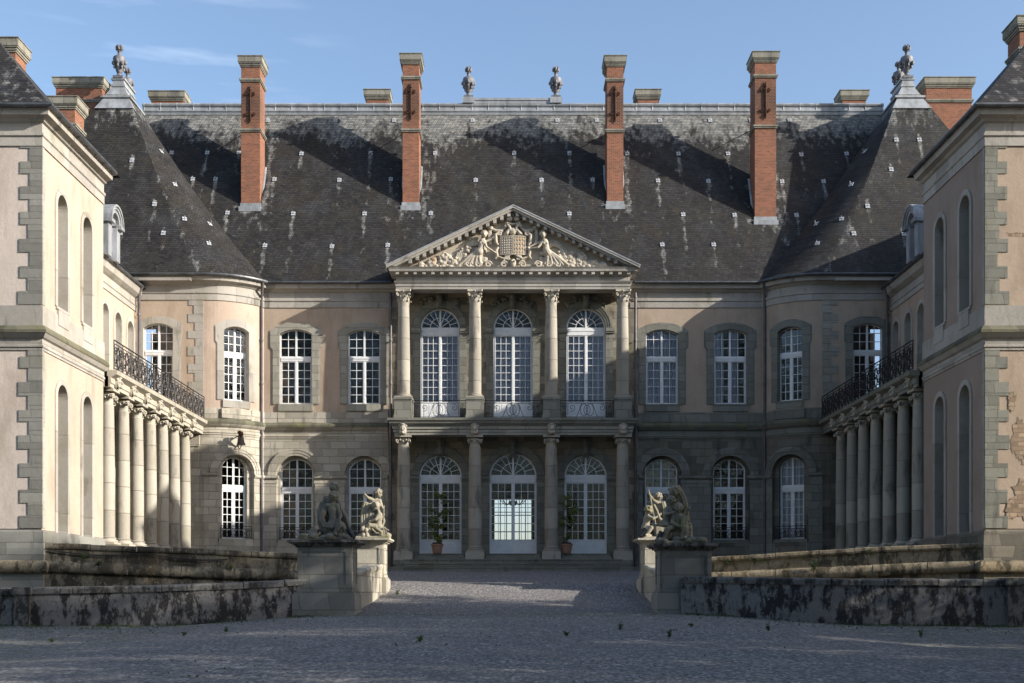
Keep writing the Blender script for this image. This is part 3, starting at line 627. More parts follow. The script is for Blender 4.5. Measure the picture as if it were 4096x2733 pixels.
# ================= central building =================
YM = 65.4; FM = flat(0, YM, 1, 0, 0, -1)
CB = thing('palace_building', (0, YM, 1.1), 'main range of the stone palace with steep slate roof and columned entrance front', 'building')
UP = [(s * u, .91, 10.45, 14.36, .26) for s in (-1, 1) for u in (8.28, 12.08)]
LO_A = [(s * u, 1.08, 2.75, 6.5, 1.08) for s in (-1, 1) for u in (8.28, 12.08)]
LO_W = [(s * u, .91, 2.92, 6.9, .55) for s in (-1, 1) for u in (8.28, 12.08)]
DOORS = [(-4.04, 1.18, 2.14, 6.5, 1.12), (0, 1.31, 2.14, 6.5, 1.24), (4.04, 1.18, 2.14, 6.5, 1.12)]
PWIN = [(u, 1.09, 9.46, 14.72, 1.08) for u in (-4.06, 0, 4.06)]
for s in (-1, 1):
    b = MB(s).wall(FM, 6.95, 13.9, 9.3, 16.0, [h for h in UP if h[0] > 0], .2); obj('wall', b, 'plaster', CB, recalc=False)
    b = MB(s).wall(FM, 6.95, 13.9, 0.9, 9.3, [h for h in LO_A if h[0] > 0], .32)
    FW = lambda u, d, z: FM(u, d - .32, z)
    for h in LO_W:
        if h[0] > 0: b.wall(FW, h[0] - 1.5, h[0] + 1.5, 2.0, 8.2, [h], .2)
    obj('wall', b, 'dstone' if s > 0 else 'stone', CB, recalc=False)  # right half takes the ashlar with shade in its colour
b = MB().wall(FM, -6.95, 6.95, 0.9, 9.3, DOORS, .3).wall(FM, -6.95, 6.95, 9.3, 16.9, PWIN, .3); obj('wall', b, 'pstone', CB, recalc=False)
# inner shell: floors, back wall with garden door, end walls
b = MB(); b.box(-13.9, 13.9, YM + .35, 78, 1.0, 2.12); b.box(-13.9, 13.9, YM + .55, 78, 8.6, 9.2)
b.box(-13.9, 13.9, YM + .55, 78, 15.9, 16.1)
b.wall(flat(0, 78, 1, 0, 0, -1), -24, 24, 1.0, 17.2, [(0, 1.25, 2.3, 6.15, .06)], .4)
b.box(-5.2, -5.0, YM + .5, 77.9, 2.13, 8.59); b.box(5.0, 5.2, YM + .5, 77.9, 2.13, 8.59)
b.box(-13.9, -13.75, YM + .4, 77.9, 1, 16); b.box(13.75, 13.9, YM + .4, 77.9, 1, 16)
obj('interior', b, 'inner', CB, recalc=False)
g = MB(); F = lambda u, d, z: (u, 77.8 - d, z); g.fbox(F, -.05, .05, 0, .05, 2.3, 6.3)
for u in (-.83, -.42, .42, .83, -1.24, 1.24): g.fbox(F, u - .03, u + .03, 0, .05, 2.3, 6.2)
for z in (2.35, 2.9, 3.45, 4.0, 4.55, 5.1, 5.3, 5.85): g.fbox(F, -1.25, 1.25, 0, .05, z - .025, z + .025)
obj('garden_door', g, 'iron', CB)
wl = ['tall window with white frame, dark panes, left of the portico', 'white-framed window lying half in the portico shadow']
for h in UP:
    cur = None if h[0] < 0 else ([(-1, -.05), (.1, 1)] if h[0] < 10 else [(-1, -.35), (.05, .55)])
    window(CB, FM, 1, h, .17, 4, (12.88, 13.1), 3, 5, curtain=cur or False)
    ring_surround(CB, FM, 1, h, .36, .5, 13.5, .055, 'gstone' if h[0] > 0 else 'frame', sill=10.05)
for h in LO_W: window(CB, FM, 1, h, .46, 4, (5.57, 5.85), 3, 6)
for h in DOORS: window(CB, FM, 1, h, .16, 6, (6.12, 6.5), 1, 7, fan=True, gb=2.95, name='french_door')
for h in PWIN: window(CB, FM, 1, h, .2, 6, (14.33, 14.72), 1, 9, fan=True, gb=10.62, curtain=True, name='french_window')
# ground floor archivolts, imposts
for s in (-1, 1):
    b = MB(s)
    for u in (8.28, 12.08):
        archivolt(b, FM, u, 6.5, 1.1, 1.55, .10, 24)
    for u0, u1 in ((6.97, 7.2), (9.36, 11.0), (13.16, 13.88)):
        for d, za, zb in ((.06, 6.05, 6.14), (.04, 6.14, 6.3), (.10, 6.3, 6.36), (.14, 6.36, 6.48)): b.fbox(FM, u0 - d * (u0 > 7), u1 + d * (u1 < 13.5), -.03, d, za, zb)
        b.fbox(FM, u0, u1, -.03, .03, 1.0, 6.05)
    for u in (8.28, 12.08): b.fbox(FM, u - 1.05, u + 1.05, -.3, -.05, 1.0, 2.9); b.fbox(FM, u - 1.0, u + 1.0, -.46, -.02, 2.86, 2.93)
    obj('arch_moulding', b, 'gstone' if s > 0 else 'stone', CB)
    b = MB(s); b.sweep([(6.95, YM), (13.88, YM)], STR(8.55)); 
    for u in (8.28, 12.08): b.fbox(FM, u - .98, u + .98, .0, .075, 9.46, 9.98)
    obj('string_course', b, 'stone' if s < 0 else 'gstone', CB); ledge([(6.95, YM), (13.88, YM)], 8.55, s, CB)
    b = MB(s); b.sweep([(6.3, YM), (13.88, YM)], ENT(15.82)); obj('cornice', b, 'trim', CB)
    gutter([(6.7, YM), (13.6, YM)], 17.02, s, CB, .46)
    for u, c in ((8.28, ''), (12.08, '')):
        fr_ = lambda uu, d, z: FM(uu, -.1 + d, z)
        obj('window_rail', railing(fr_, s, u - .93, u + .93, 2.95, 3.62, .62, .011), 'iron', CB)
pipe(CB, -1, 6.78, YM - .22, 1.1, 16.6); pipe(CB, 1, 6.78, YM - .22, 1.1, 16.6)
# portico wall features
for u, hw in ((-4.04, 1.18), (0, 1.31), (4.04, 1.18)):
    b = MB()
    archivolt(b, FM, u, 6.5, hw + .01, hw + .42, .12, 24)
    for s in (-1, 1):
        for d, za, zb in ((.05, 5.92, 6.0), (.04, 6.0, 6.2), (.11, 6.2, 6.28), (.15, 6.28, 6.46)):
            a, c = sorted((u + s * (hw + .0), u + s * (hw + .52))); b.fbox(FM, a, c, -.03, d, za, zb)
        a, c = sorted((u + s * (hw + .0), u + s * (hw + .45))); b.fbox(FM, a, c, -.03, .035, 2.12, 5.92)
    for k, (za, zb, w0, d) in enumerate(((7.5, 8.0, .17, .2), (8.0, 8.5, .22, .26))): b.fbox(FM, u - w0, u + w0, -.02, d, za, zb)
    b.tube([FM(u, .28, 8.4), FM(u, .32, 8.2), FM(u, .24, 7.95), FM(u, .22, 7.75), FM(u, .30, 7.6)], [.15, .13, .1, .11, .12], 8)
    obj('door_moulding', b, 'gstone', CB)
for u in (-4.06, 0, 4.06):
    b = MB()
    archivolt(b, FM, u, 14.74, 1.1, 1.46, .12, 24)
    for s in (-1, 1):
        for d, za, zb in ((.05, 14.1, 14.2), (.04, 14.2, 14.4), (.11, 14.4, 14.5), (.15, 14.5, 14.7)):
            a, c = sorted((u + s * 1.09, u + s * 1.6)); b.fbox(FM, a, c, -.03, d, za, zb)
        a, c = sorted((u + s * 1.09, u + s * 1.5)); b.fbox(FM, a, c, -.03, .035, 9.45, 14.1)
    obj('window_moulding', b, 'gstone', CB)
rn = random.Random(3)
for u in (-4.06, 0, 4.06):
    b = MB()
    b.fbox(FM, u - .2, u + .2, -.02, .22, 15.75, 16.5); b.tube([FM(u, .22, 16.45), FM(u, .3, 16.3), FM(u, .24, 16.05), FM(u, .2, 15.85)], [.2, .17, .14, .16], 8)
    for k in range(26):
        s = 1 if k % 2 else -1; a = rn.uniform(.25, 1.15); b.ell(FM(u + s * a, .05, 16.42 - a * a * .35 + rn.uniform(-.16, .12)), (rn.uniform(.07, .17), .1, rn.uniform(.06, .13)), 7, 5)
    obj('carved_ornament', b, 'gstone', CB, smooth='all')
# portico
PC = 1.2
for x in (-5.97, -2.08, 2.08, 5.97):
    column(CB, 1, x, YM - PC, .36, 2.1, 2.5, 7.95, 8.53, 'i', plinth=1.76)
    column(CB, 1, x, YM - PC, .345, 10.58, 10.82, 15.58, 16.45, 'c')
    b = MB(); b.box(x - .47, x + .47, YM - PC - .47, YM - .3, 9.46, 10.45); b.box(x - .51, x + .51, YM - PC - .51, YM - .3, 10.45, 10.577); b.box(x - .5, x + .5, YM - PC - .5, YM - .3, 9.455, 9.62)
    obj('column_pedestal', b, 'gstone', CB)
    b = MB(); fr_ = flat(0, YM - PC - .42, 1, 0, 0, -1); mask_head(b, fr_, x, 8.86, 1.25); obj('carved_mask', b, 'carve', CB, smooth='all')
b = MB(); P = [(-6.45, YM - .02), (-6.45, YM - PC - .4), (6.45, YM - PC - .4), (6.45, YM - .02)]
b.sweep(P, [(-.9, 8.54), (0, 8.54), (0, 8.68), (.04, 8.7), (.04, 8.82), (.09, 8.86), (.09, 9.0), (-.9, 9.0)]); obj('entablature', b, 'frame', CB)
b = MB(); b.box(-6.5, 6.5, YM - PC - .35, YM - .002, 9.01, 9.2); b.sweep(P, [(-.6, 9.002), (.1, 9.002), (.16, 9.1), (.24, 9.14), (.27, 9.24), (.33, 9.30), (.34, 9.43), (-.6, 9.45)]); b.box(-6.4, 6.4, YM - PC - .3, YM - .003, 9.2, 9.448); obj('balcony_slab', b, 'gstone', CB)
for a, c in ((-5.48, -2.57), (-1.59, 1.59), (2.57, 5.48)):
    obj('balcony_rail', railing(flat(0, YM - PC - .1, 1, 0, 0, -1), 1, a, c, 9.5, 10.45, 4, .014, 'portico'), 'iron', CB)
b = MB(); P2 = [(-6.35, YM - .02), (-6.35, YM - PC - .38), (6.35, YM - PC - .38), (6.35, YM - .02)]
b.sweep(P2, [(-.85, 16.45), (0, 16.45), (0, 16.58), (.03, 16.6), (.03, 16.75), (.07, 16.78), (.12, 16.88), (0, 16.9), (-.02, 17.16), (-.85, 17.16)])
b.box(-6.2, 6.2, YM - PC + .3, YM - .01, 16.7, 16.88); obj('entablature', b, 'trim', CB)
b = MB(); P3 = [(-6.35, YM - .02), (-6.35, YM - PC - .38), (6.35, YM - PC - .38), (6.35, YM - .02)]
b.sweep(P3, [(-.9, 17.162), (.04, 17.162), (.08, 17.24), (.30, 17.32), (.34, 17.34), (.36, 17.46), (.42, 17.56), (-.9, 17.56)])
for i in range(27):
    x = -6.25 + i * 12.5 / 26; b.box(x - .09, x + .09, YM - PC - .68, YM - PC - .36, 17.18, 17.322)
FP = flat(0, YM - PC - .38, 1, 0, 0, -1)    # pediment plane
ax, az, ex, ez = 0, 20.86, 6.83, 17.62
sl_ = (az - ez) / ex
for s in (-1, 1):
    for (o0, o1, d) in ((0, .13, .50), (.13, .24, .42), (.24, .33, .12)):
        b.prism(FP, [(0, az - o0 * 1.1), (s * ex, ez - o0 * 1.1 + .0), (s * ex, ez - o1 * 1.1), (0, az - o1 * 1.1)] if True else 0, -.35, d) if o0 == 0 else b.prism(FP, [(0, az - o0 * 1.1), (s * (ex - (o0) / sl_ * .9), ez - .02), (s * (ex - o1 / sl_ * 1.05), ez - .02), (0, az - o1 * 1.1)], -.35, d)
    for i in range(15):
        t = (i + .6) / 15.6; x = s * t * (ex - .9); z = az - .265 - sl_ * abs(x); b.fbox(FP, x - .09, x + .09, -.05, .36, z - .2, z + .02)
obj('pediment_cornice', b, 'trim', CB)
b = MB(); b.prism(FP, [(-6.3, 17.5), (6.3, 17.5), (0, 20.6)], -.45, -.10); obj('tympanum', b, 'relief', CB)
b = MB()
for s in (-1, 1):
    b.add([(0, YM - PC - .9, az + .03), (s * (ex + .03), YM - PC - .9, ez + .03), (s * (ex + .03), 66.2, ez + .03), (0, 67.6, az + .03), (0, YM - PC - .9, az - .04), (s * (ex + .03), YM - PC - .9, ez - .04)], [(0, 1, 2, 3), (0, 4, 5, 1)])
obj('pediment_roof', b, 'lead', CB, recalc=False)

# steps
b = MB()
for hx, y0, z0, z1 in ((6.62, 61.3, .6, 1.33), (6.2, 61.7, 1.2, 1.54), (5.75, 62.15, 1.5, 1.76)):
    b.box(-hx, hx, y0, YM - .05, z0, z1 - .055); b.box(-hx - .03, hx + .03, y0 - .035, YM - .05, z1 - .055, z1)
b.box(-6.5, 6.5, 63.6, YM - .04, 1.5, 1.757)
for a, c in ((-5.4, -2.62), (-1.53, 1.53), (2.62, 5.4)): b.box(a, c, 64.1, YM - .03, 1.757, 1.93); b.box(a + .05, c - .05, 64.3, YM - .02, 1.93, 2.09); b.box(a + .02, c - .02, 64.27, YM - .02, 2.09, 2.125)
obj('entrance_steps', b, 'gstone', CB)

# main roof
MH = [(-20.38, 0.754), (-18.25, 0.754), (-16.37, 0.754), (-12.62, 0.748), (-8.49, 0.751), (-4.64, 0.751), (0.07, 0.751), (3.37, 0.751), (6.82, 0.748), (9.87, 0.748), (12.83, 0.748), (17.19, 0.743), (19.9, 0.748), (-18.83, 0.595), (-17.5, 0.595), (-14.03, 0.593), (-10.21, 0.588), (-7.19, 0.593), (-2.19, 0.588), (1.68, 0.588), (4.68, 0.59), (8.52, 0.585), (11.48, 0.582), (13.92, 0.585), (15.81, 0.58), (18.24, 0.58), (-16.48, 0.395), (-12.68, 0.39), (-8.56, 0.39), (-4.74, 0.392), (3.25, 0.39), (9.81, 0.385), (12.77, 0.382), (16.34, 0.382), (-14.04, 0.207), (-10.24, 0.202), (-7.09, 0.209), (8.45, 0.212), (11.36, 0.212)]
MH2 = [(-14.9, 0.955), (-10.79, 0.955), (-7.22, 0.955), (-2.45, 0.955), (2.71, 0.955), (5.1, 0.955), (8.94, 0.955), (11.98, 0.955), (14.47, 0.955), (16.8, 0.955)]
RY = lambda t: (64.85 + 6.9 * t ** .88, 17.1 + 12.1 * t)
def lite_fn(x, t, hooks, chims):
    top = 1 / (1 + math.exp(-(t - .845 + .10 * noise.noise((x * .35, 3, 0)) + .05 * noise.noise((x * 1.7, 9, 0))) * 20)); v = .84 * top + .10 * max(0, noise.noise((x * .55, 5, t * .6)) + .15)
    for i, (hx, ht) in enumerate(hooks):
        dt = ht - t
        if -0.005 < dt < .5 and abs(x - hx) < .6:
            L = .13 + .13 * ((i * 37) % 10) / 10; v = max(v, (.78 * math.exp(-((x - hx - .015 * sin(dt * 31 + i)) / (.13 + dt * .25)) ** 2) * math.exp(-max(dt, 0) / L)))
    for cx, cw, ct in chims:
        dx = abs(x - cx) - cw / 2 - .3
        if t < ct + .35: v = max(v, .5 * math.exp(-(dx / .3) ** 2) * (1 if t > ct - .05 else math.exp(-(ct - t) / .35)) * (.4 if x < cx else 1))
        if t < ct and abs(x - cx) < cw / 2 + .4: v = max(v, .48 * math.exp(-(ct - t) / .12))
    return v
CH = [(-15.24, 1.09, .441), (-5.93, .95, .446), (5.93, .95, .453), (14.5, 1.22, .362)]
b = MB(); nx, nt = 380, 90; rows = []; A = []
for i in range(nt + 1):
    t = i / nt; y, z = RY(t); rows.append([(-22.5 + 45 * k / nx, y, z) for k in range(nx + 1)])
    A += [lite_fn(-22.5 + 45 * k / nx, t, MH, CH) for k in range(nx + 1)]
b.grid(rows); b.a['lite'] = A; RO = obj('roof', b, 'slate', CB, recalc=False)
b = MB(); y1, z1 = RY(1); b.add([(-22.5, y1, z1), (22.5, y1, z1), (22.5, 78.6, 17.1), (-22.5, 78.6, 17.1)], [(0, 1, 2, 3)]); obj('roof_rear_slope', b, 'slate', CB, recalc=False)
hp = []
for x, t in MH + MH2: y, z = RY(t); y2, z2 = RY(t + .01); n = Vector((0, -(z2 - z), (y2 - y))); hp.append((x, y, z, n.x, n.y, n.z))
roof_hooks(CB, hp)
b = MB(); b.sweep([(-22.6, y1), (22.6, y1)], [(-.4, z1 - .1), (.10, z1 - .12), (.12, z1 + .0), (.03, z1 + .03), (.03, z1 + .08), (.09, z1 + .12), (.09, z1 + .17), (.0, z1 + .2), (-.02, z1 + .42), (.05, z1 + .46), (.08, z1 + .54), (.03, z1 + .62), (-.1, z1 + .66), (-.4, z1 + .62)])
for i in range(46): x = -22.5 + i; b.tube([(x, y1 - .10, z1 + .1), (x, y1 - .0, z1 + .22), (x, y1 - .0, z1 + .4), (x, y1 - .07, z1 + .5), (x, y1 - .04, z1 + .63), (x, y1 + .1, z1 + .67)], .022, 5)
b.box(-3.0, 2.9, y1 - .06, y1 + .4, z1 + .62, z1 + .78); b.box(-3.05, 2.95, y1 - .1, y1 + .45, z1 + .78, z1 + .92)
for s in (-2.72, 2.62): b.box(s - .36, s + .36, y1 - .14, y1 + .5, z1 + .62, z1 + .97)
obj('roof_ridge', b, 'lead', CB)
for x in (-2.72, 2.62): urn(CB, 1, x, y1 + .18, z1 + .95, .96)
nm = ['tall brick chimney furthest left on the main roof, weathered stone cap', 'brick chimney left of the pediment with iron anchor', 'brick chimney right of the pediment, sooty around its iron anchor', 'wide brick chimney furthest right on the main roof']
for i, (cx, cw, ct, zt) in enumerate(((-15.22, 1.09, .441, 31.05), (-5.93, .95, .446, 31.2), (5.93, .95, .453, 31.1), (14.52, 1.22, .362, 31.05))):
    y, z = RY(ct); o = chimney(CB, 1, cx - cw / 2, cx + cw / 2, y, y + 1.35, z - .4, zt, mid=26.7, anchor=True, label=nm[i])
    f = MB(); f.box(cx - cw / 2 - .05, cx + cw / 2 + .05, y - .05, y + .1, z - .35, z + .12); f.box(cx - cw / 2 - .1, cx + cw / 2 + .1, y - .22, y + .1, z - .4, z - .12)
    for s in (-1, 1): f.add([(cx + s * (cw / 2 + .02), y + 1.4, z + 2.75), (cx + s * (cw / 2 + .02), y, z - .1), (cx + s * (cw / 2 + .12), y, z - .15), (cx + s * (cw / 2 + .12), y + 1.4, z + 2.7)], [(0, 1, 2, 3)])
    obj('chimney_flashing', f, 'lead', o)
    st = MB(); st.tube([(cx - cw / 2 + .02, y + .7, 26.9), (cx - cw / 2 - 2.2, y + 1.9, 26.1)], .022, 5); obj('stay_rod', st, 'rust', o)
for cx, cw, zt in ((-21.9, 2.0, 31.7), (-8.6, 1.35, 31.8), (8.55, 1.3, 31.8), (21.6, 1.5, 31.75)):
    chimney(CB, 1, cx - cw / 2, cx + cw / 2, 74.5, 75.6, 24, zt, strings=0)

# ================= corner pavilions (round bay + return), gallery wings, front blocks =================
RB = 3.28; BC = (16.75, 63.65 + RB); A0 = R(31)
def FB(u, d, z): a = A0 - u / RB; return (BC[0] - (RB + d) * sin(a), BC[1] - (RB + d) * cos(a), z)
nb_ = (-sin(A0), -cos(A0)); cb_ = (BC[0] + nb_[0] * RB, BC[1] + nb_[1] * RB)
FBF = flat(cb_[0], cb_[1], cos(A0), -sin(A0), nb_[0], nb_[1])
FV = flat(0, 63.65, 1, 0, 0, -1)
UB = RB * (R(62) - A0)
arcp = [FB(-UB + 2 * UB * i / 16, 0, 0)[:2] for i in range(17)]
def side(s):
    L = 'left' if s < 0 else 'right'; lit = s < 0  # lit picks paler materials; the unlit side's darker ones carry its shade
    CPV = thing('corner_pavilion', (s * 16.5, 64, 1.1), f'round-cornered pavilion with tall pyramid slate roof, {L} end of main range', 'pavilion')
    stn = 'stone' if lit else 'dstone'
    hU = (0, .70, 10.45, 14.25, .24); hA = (0, 1.02, 2.75, 6.5, 1.02); hW = (0, .70, 2.92, 6.9, .5)
    b = MB(s).wall(FB, -UB, UB, 9.3, 16.0, [hU], .5, du=.2); obj('wall', b, 'plasterw' if lit else 'plaster', CPV, recalc=False, smooth=True)
    b = MB(s).wall(FB, -UB, UB, .9, 9.3, [hA], .4, du=.2); b.wall(lambda u, d, z: FBF(u, d - .36, z), -1.3, 1.3, 2.2, 8.0, [hW], .3); obj('wall', b, stn, CPV, recalc=False, smooth=True)
    window(CPV, FBF, s, hU, .36, 4, (12.88, 13.1), 3, 5, label='narrow white-framed window in the rounded bay, upper floor')
    window(CPV, FBF, s, hW, .6, 4, (5.57, 5.85), 3, 6, curtain=False if lit else [(-.9, .9)])
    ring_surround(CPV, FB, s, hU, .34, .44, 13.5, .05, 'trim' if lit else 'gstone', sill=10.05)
    b = MB(s); archivolt(b, FB, 0, 6.5, 1.03, 1.42, .12, 24)
    for u0, u1 in ((-UB + .02, -1.02), (1.02, UB - .02)):
        for d, za, zb in ((.06, 6.05, 6.14), (.04, 6.14, 6.3), (.10, 6.3, 6.36), (.14, 6.36, 6.48)): b.fbox(FB, u0, u1, -.03, d, za, zb)
        b.fbox(FB, u0, u1, -.03, .04, 1.0, 6.05)
    b.fbox(FBF, -.95, .95, -.6, -.12, 1.0, 2.9); obj('arch_moulding', b, 'stone' if lit else 'gstone', CPV)
    fr_ = lambda u, d, z: FBF(u, -.12 + d, z); obj('window_rail', railing(fr_, s, -.85, .85, 2.95, 3.62, .85, .013), 'iron', CPV)
    # return wall with window
    hR = (19.2, .81, 10.45, 14.3, .26)
    b = MB(s).wall(FV, 16.75, 20.45, 9.3, 16.0, [hR], .25); obj('wall', b, 'plaster', CPV, recalc=False)
    b = MB(s).wall(FV, 16.75, 20.45, .9, 9.3, [(19.0, .7, 2.2, 6.0, .7)], .25); b.fbox(FV, 17.0, 17.75, -.02, .09, 2.2, 7.9); b.fbox(FV, 16.95, 17.8, -.02, .14, 7.9, 8.5); obj('wall', b, stn, CPV, recalc=False)
    window(CPV, FV, s, hR, .17, 4, (12.88, 13.1), 3, 5); ring_surround(CPV, FV, s, hR, .36, .42, 13.5, .055, 'trim' if lit else 'gstone', sill=10.05)
    quoins(CPV, s, [(FV, 16.77, 1, 10.02, 15.8, .03)], 'trim' if lit else 'frame')
    pth = arcp + [(20.4, 63.65)]
    b = MB(s); b.sweep(arcp + [(17.2, 63.65)], STR(8.55)); b.fbox(FBF, -.85, .85, -.3, .085, 9.46, 9.98); obj('string_course', b, 'stone' if lit else 'gstone', CPV, smooth=True); ledge(arcp + [(17.2, 63.65)], 8.55, s, CPV)
    b = MB(s); b.sweep(pth, ENT(15.82)); b.box(17.3, 20.5, 63.12, 63.7, 16.75, 16.9); obj('cornice', b, 'trim', CPV, smooth=True)
    gutter(pth[:-1] + [(23.0, 63.65)], 17.02, s, CPV, .46)
    pipe(CPV, s, 13.92, 65.12, 1.1, 16.2, [(13.9, 65.05, 16.4), (13.8, 64.75, 16.75), (13.75, 64.65, 17.1)])
    b = MB(s); b.box(13.95, 14.1, 65.3, 78, 1, 9); b.box(14, 20.4, 67.2, 67.3, 1, 16.5); b.box(14.5, 20.3, 65.9, 67.1, 9.0, 9.2); obj('interior', b, 'inner', CPV)
    # roof
    n = 20; E = [FB(UB - 2 * UB * i / n, .52, 17.08) for i in range(n + 1)] + [(13.45, 66.2, 17.08), (13.45, 70, 17.1), (13.45, 76.5, 17.1)]
    E[0] = (16.72, 63.13, 17.05); m = len(E); T = [(22.45, 68.5 + 1.4 * min(1, i / n), 29.0) for i in range(n + 1)] + [(22.45, 69.95, 29.0), (22.45, 70.0, 29.0), (22.45, 70.2, 29.0)]
    hk = [(21.59, .62), (19.93, .378), (19.19, .221), (21.54, .221)] if s < 0 else [(21.9, .735), (23.22, .735), (21.34, .569), (19.69, .367), (18.69, .219), (21.43, .217)]
    b = MB(s); nn = 110; EF = [(16.72 + (31 - 16.72) * k / nn, 63.13, 17.05) for k in range(nn + 1)]; TF = [(22.45 + (23.7 - 22.45) * k / nn, 68.5, 29.0) for k in range(nn + 1)]
    rows = rpatch(EF, TF, 60); b.grid(rows); al = []
    for i, row in enumerate(rows):
        t = i / 60
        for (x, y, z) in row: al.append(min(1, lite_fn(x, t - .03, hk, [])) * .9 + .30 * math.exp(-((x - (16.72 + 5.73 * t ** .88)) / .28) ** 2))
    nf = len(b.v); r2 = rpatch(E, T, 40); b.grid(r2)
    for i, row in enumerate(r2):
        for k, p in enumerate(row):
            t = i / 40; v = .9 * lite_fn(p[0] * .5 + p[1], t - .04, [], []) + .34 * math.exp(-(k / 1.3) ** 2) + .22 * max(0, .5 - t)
            al.append(v)
    b.grid(rpatch([(31, 63.13, 17.05), (31, 76.5, 17.05)], [(23.7, 68.5, 29.0), (23.7, 70.2, 29.0)], 8)); b.grid(rpatch([(13.45, 76.5, 17.1), (31, 76.5, 17.1)], [(22.45, 70.2, 29), (23.7, 70.2, 29)], 8))
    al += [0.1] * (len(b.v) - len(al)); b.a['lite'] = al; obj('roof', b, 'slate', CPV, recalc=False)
    hp = []
    for x, t in hk:
        y, z = 63.13 + 5.37 * t ** .88, 17.05 + 11.95 * t; nv = Vector((0, -12, 5.4)); hp.append((s * x, y, z, 0, nv.y, nv.z))
    for i, k in ((12, 4), (20, 8), (28, 12), (12, 14), (7, 8)):
        p = Vector(r2[i][k]); q = Vector(r2[i + 1][k]); rr = Vector(r2[i][k + 1]); nv = (rr - p).cross(q - p).normalized()
        if nv.z < 0: nv = -nv
        hp.append((s * p.x, p.y, p.z, s * nv.x, nv.y, nv.z))
    roof_hooks(CPV, hp)
    b = MB(s)
    def frus(x0, x1, y0, y1, z0, X0, X1, Y0, Y1, z1): b.add([(x0, y0, z0), (x1, y0, z0), (x1, y1, z0), (x0, y1, z0), (X0, Y0, z1), (X1, Y0, z1), (X1, Y1, z1), (X0, Y1, z1)], [(0, 3, 2, 1), (4, 5, 6, 7), (0, 1, 5, 4), (1, 2, 6, 5), (2, 3, 7, 6), (3, 0, 4, 7)])
    frus(21.95, 24.2, 68.0, 71.3, 28.0, 22.35, 23.8, 68.4, 70.9, 28.75); frus(22.2, 23.95, 68.3, 71, 28.75, 22.2, 23.95, 68.3, 71, 28.86); frus(22.35, 23.8, 68.45, 70.9, 28.86, 22.72, 23.42, 68.75, 70.65, 29.55)
    frus(22.66, 23.48, 68.7, 70.7, 29.55, 22.66, 23.48, 68.7, 70.7, 29.68); frus(22.74, 23.4, 68.75, 70.6, 29.68, 22.74, 23.4, 68.75, 70.6, 29.95); frus(22.66, 23.48, 68.7, 70.7, 29.95, 22.66, 23.48, 68.7, 70.7, 30.05)
    for i in range(12):   # hip flashing near the top
        pass
    obj('roof_cap', b, 'lead', CPV); urn(CPV, s, 23.07, 68.95, 30.05, .98); urn(CPV, s, 23.07, 70.4, 29.9 if s > 0 else 29.5, .9)
    if s < 0: chimney(CPV, s, 24.45, 27.2, 70, 71.6, 20, 30.6, label='broad brick stack behind the left pavilion roof')
    else: chimney(CPV, s, 24.6, 27.3, 70, 71.6, 20, 30.6, label='broad brick stack behind the right pavilion roof, side in shade')

    # ---------- gallery wing ----------
    GW = thing('gallery_wing', (s * 20.4, 56, 1.1), f'low {L} wing with open colonnade, iron-railed balcony and round-topped dormer', 'wing')
    FG = flat(20.4, 0, 0, 1, -1, 0)
    hs = [(58.8 - 1.93 * k + 3.86 * (1), .5, 10.45, 14.0, .45) for k in range(7)]; hs = [(62.66 - 1.93 * k, .5, 10.45, 14.0, .45) for k in range(7)]
    b = MB(s).wall(FG, 48.9, 63.65, 9.3, 15.3, hs, .3); obj('wall', b, 'plasterw' if lit else 'plaster', GW, recalc=False)
    b = MB(s).wall(FG, 48.9, 63.65, .9, 9.3, [(h[0], .5, 2.9, 6.3, .5) for h in hs], .3); b.box(20.7, 20.75, 48.9, 63.6, 1, 15.2); obj('wall', b, stn, GW, recalc=False)
    b = MB(s)
    for h in hs: b.band(FG, outline(*h), outline(h[0], h[1] + .2, h[2], h[3], h[4] + .2), .001, .04); b.band(FG, outline(h[0], h[1] - .01, h[2], h[3], h[4] - .01), outline(h[0], h[1] + .03, h[2], h[3], h[4] + .03), -.3, .038); b.fbox(FG, h[0] - .5, h[0] + .5, -.3, -.28, h[2], h[3] + h[4])
    obj('window_surround', b, 'trim', GW)
    b = MB(s); b.sweep([(20.4, 63.6), (20.4, 48.9)], [(-.05, 15.15), (.05, 15.15), (.05, 15.4), (.1, 15.45), (.03, 15.5), (.03, 15.85), (.14, 15.92), (.3, 16.05), (.36, 16.25), (.42, 16.4), (-.05, 16.4)]); obj('cornice', b, 'trim', GW)
    gutter([(20.4, 63.65), (20.4, 48.9)], 16.36, s, GW, .4)
    b = MB(s); E = [(19.9, 48.9, 16.45), (19.9, 66, 16.45)]; b.grid(rpatch(E, [(26, 48.9, 21.7), (26, 66, 21.7)], 12, .92)); b.grid([[(26, 48.9, 21.7), (26, 66, 21.7)], [(32.2, 48.9, 16.4), (32.2, 66, 16.4)]]); obj('roof', b, 'slate', GW, recalc=False)
    b = MB(s); b.box(31.5, 31.9, 43, 78, -5, 16.5); b.box(20.5, 31.5, 48.95, 49.2, 1, 16.4); obj('rear_wall', b, 'plaster', GW)
    # colonnade
    for k in range(7): column(GW, s, 17.12, 49.6 + 1.95 * k, .31, 2.0, 2.35, 7.9, 8.55, 'i')
    b = MB(s); b.box(16.85, 17.5, 48.92, 63.6, 8.56, 9.0); b.sweep([(16.8, 63.6), (16.8, 48.92)], [(-.2, 8.555), (.02, 8.555), (.02, 8.7), (.06, 8.73), (.06, 8.95), (.3, 9.08), (.34, 9.24), (-.2, 9.26)])
    b.box(16.9, 20.38, 48.92, 63.6, 9.0, 9.2)
    obj('entablature', b, 'carve' if lit else 'gstone', GW)
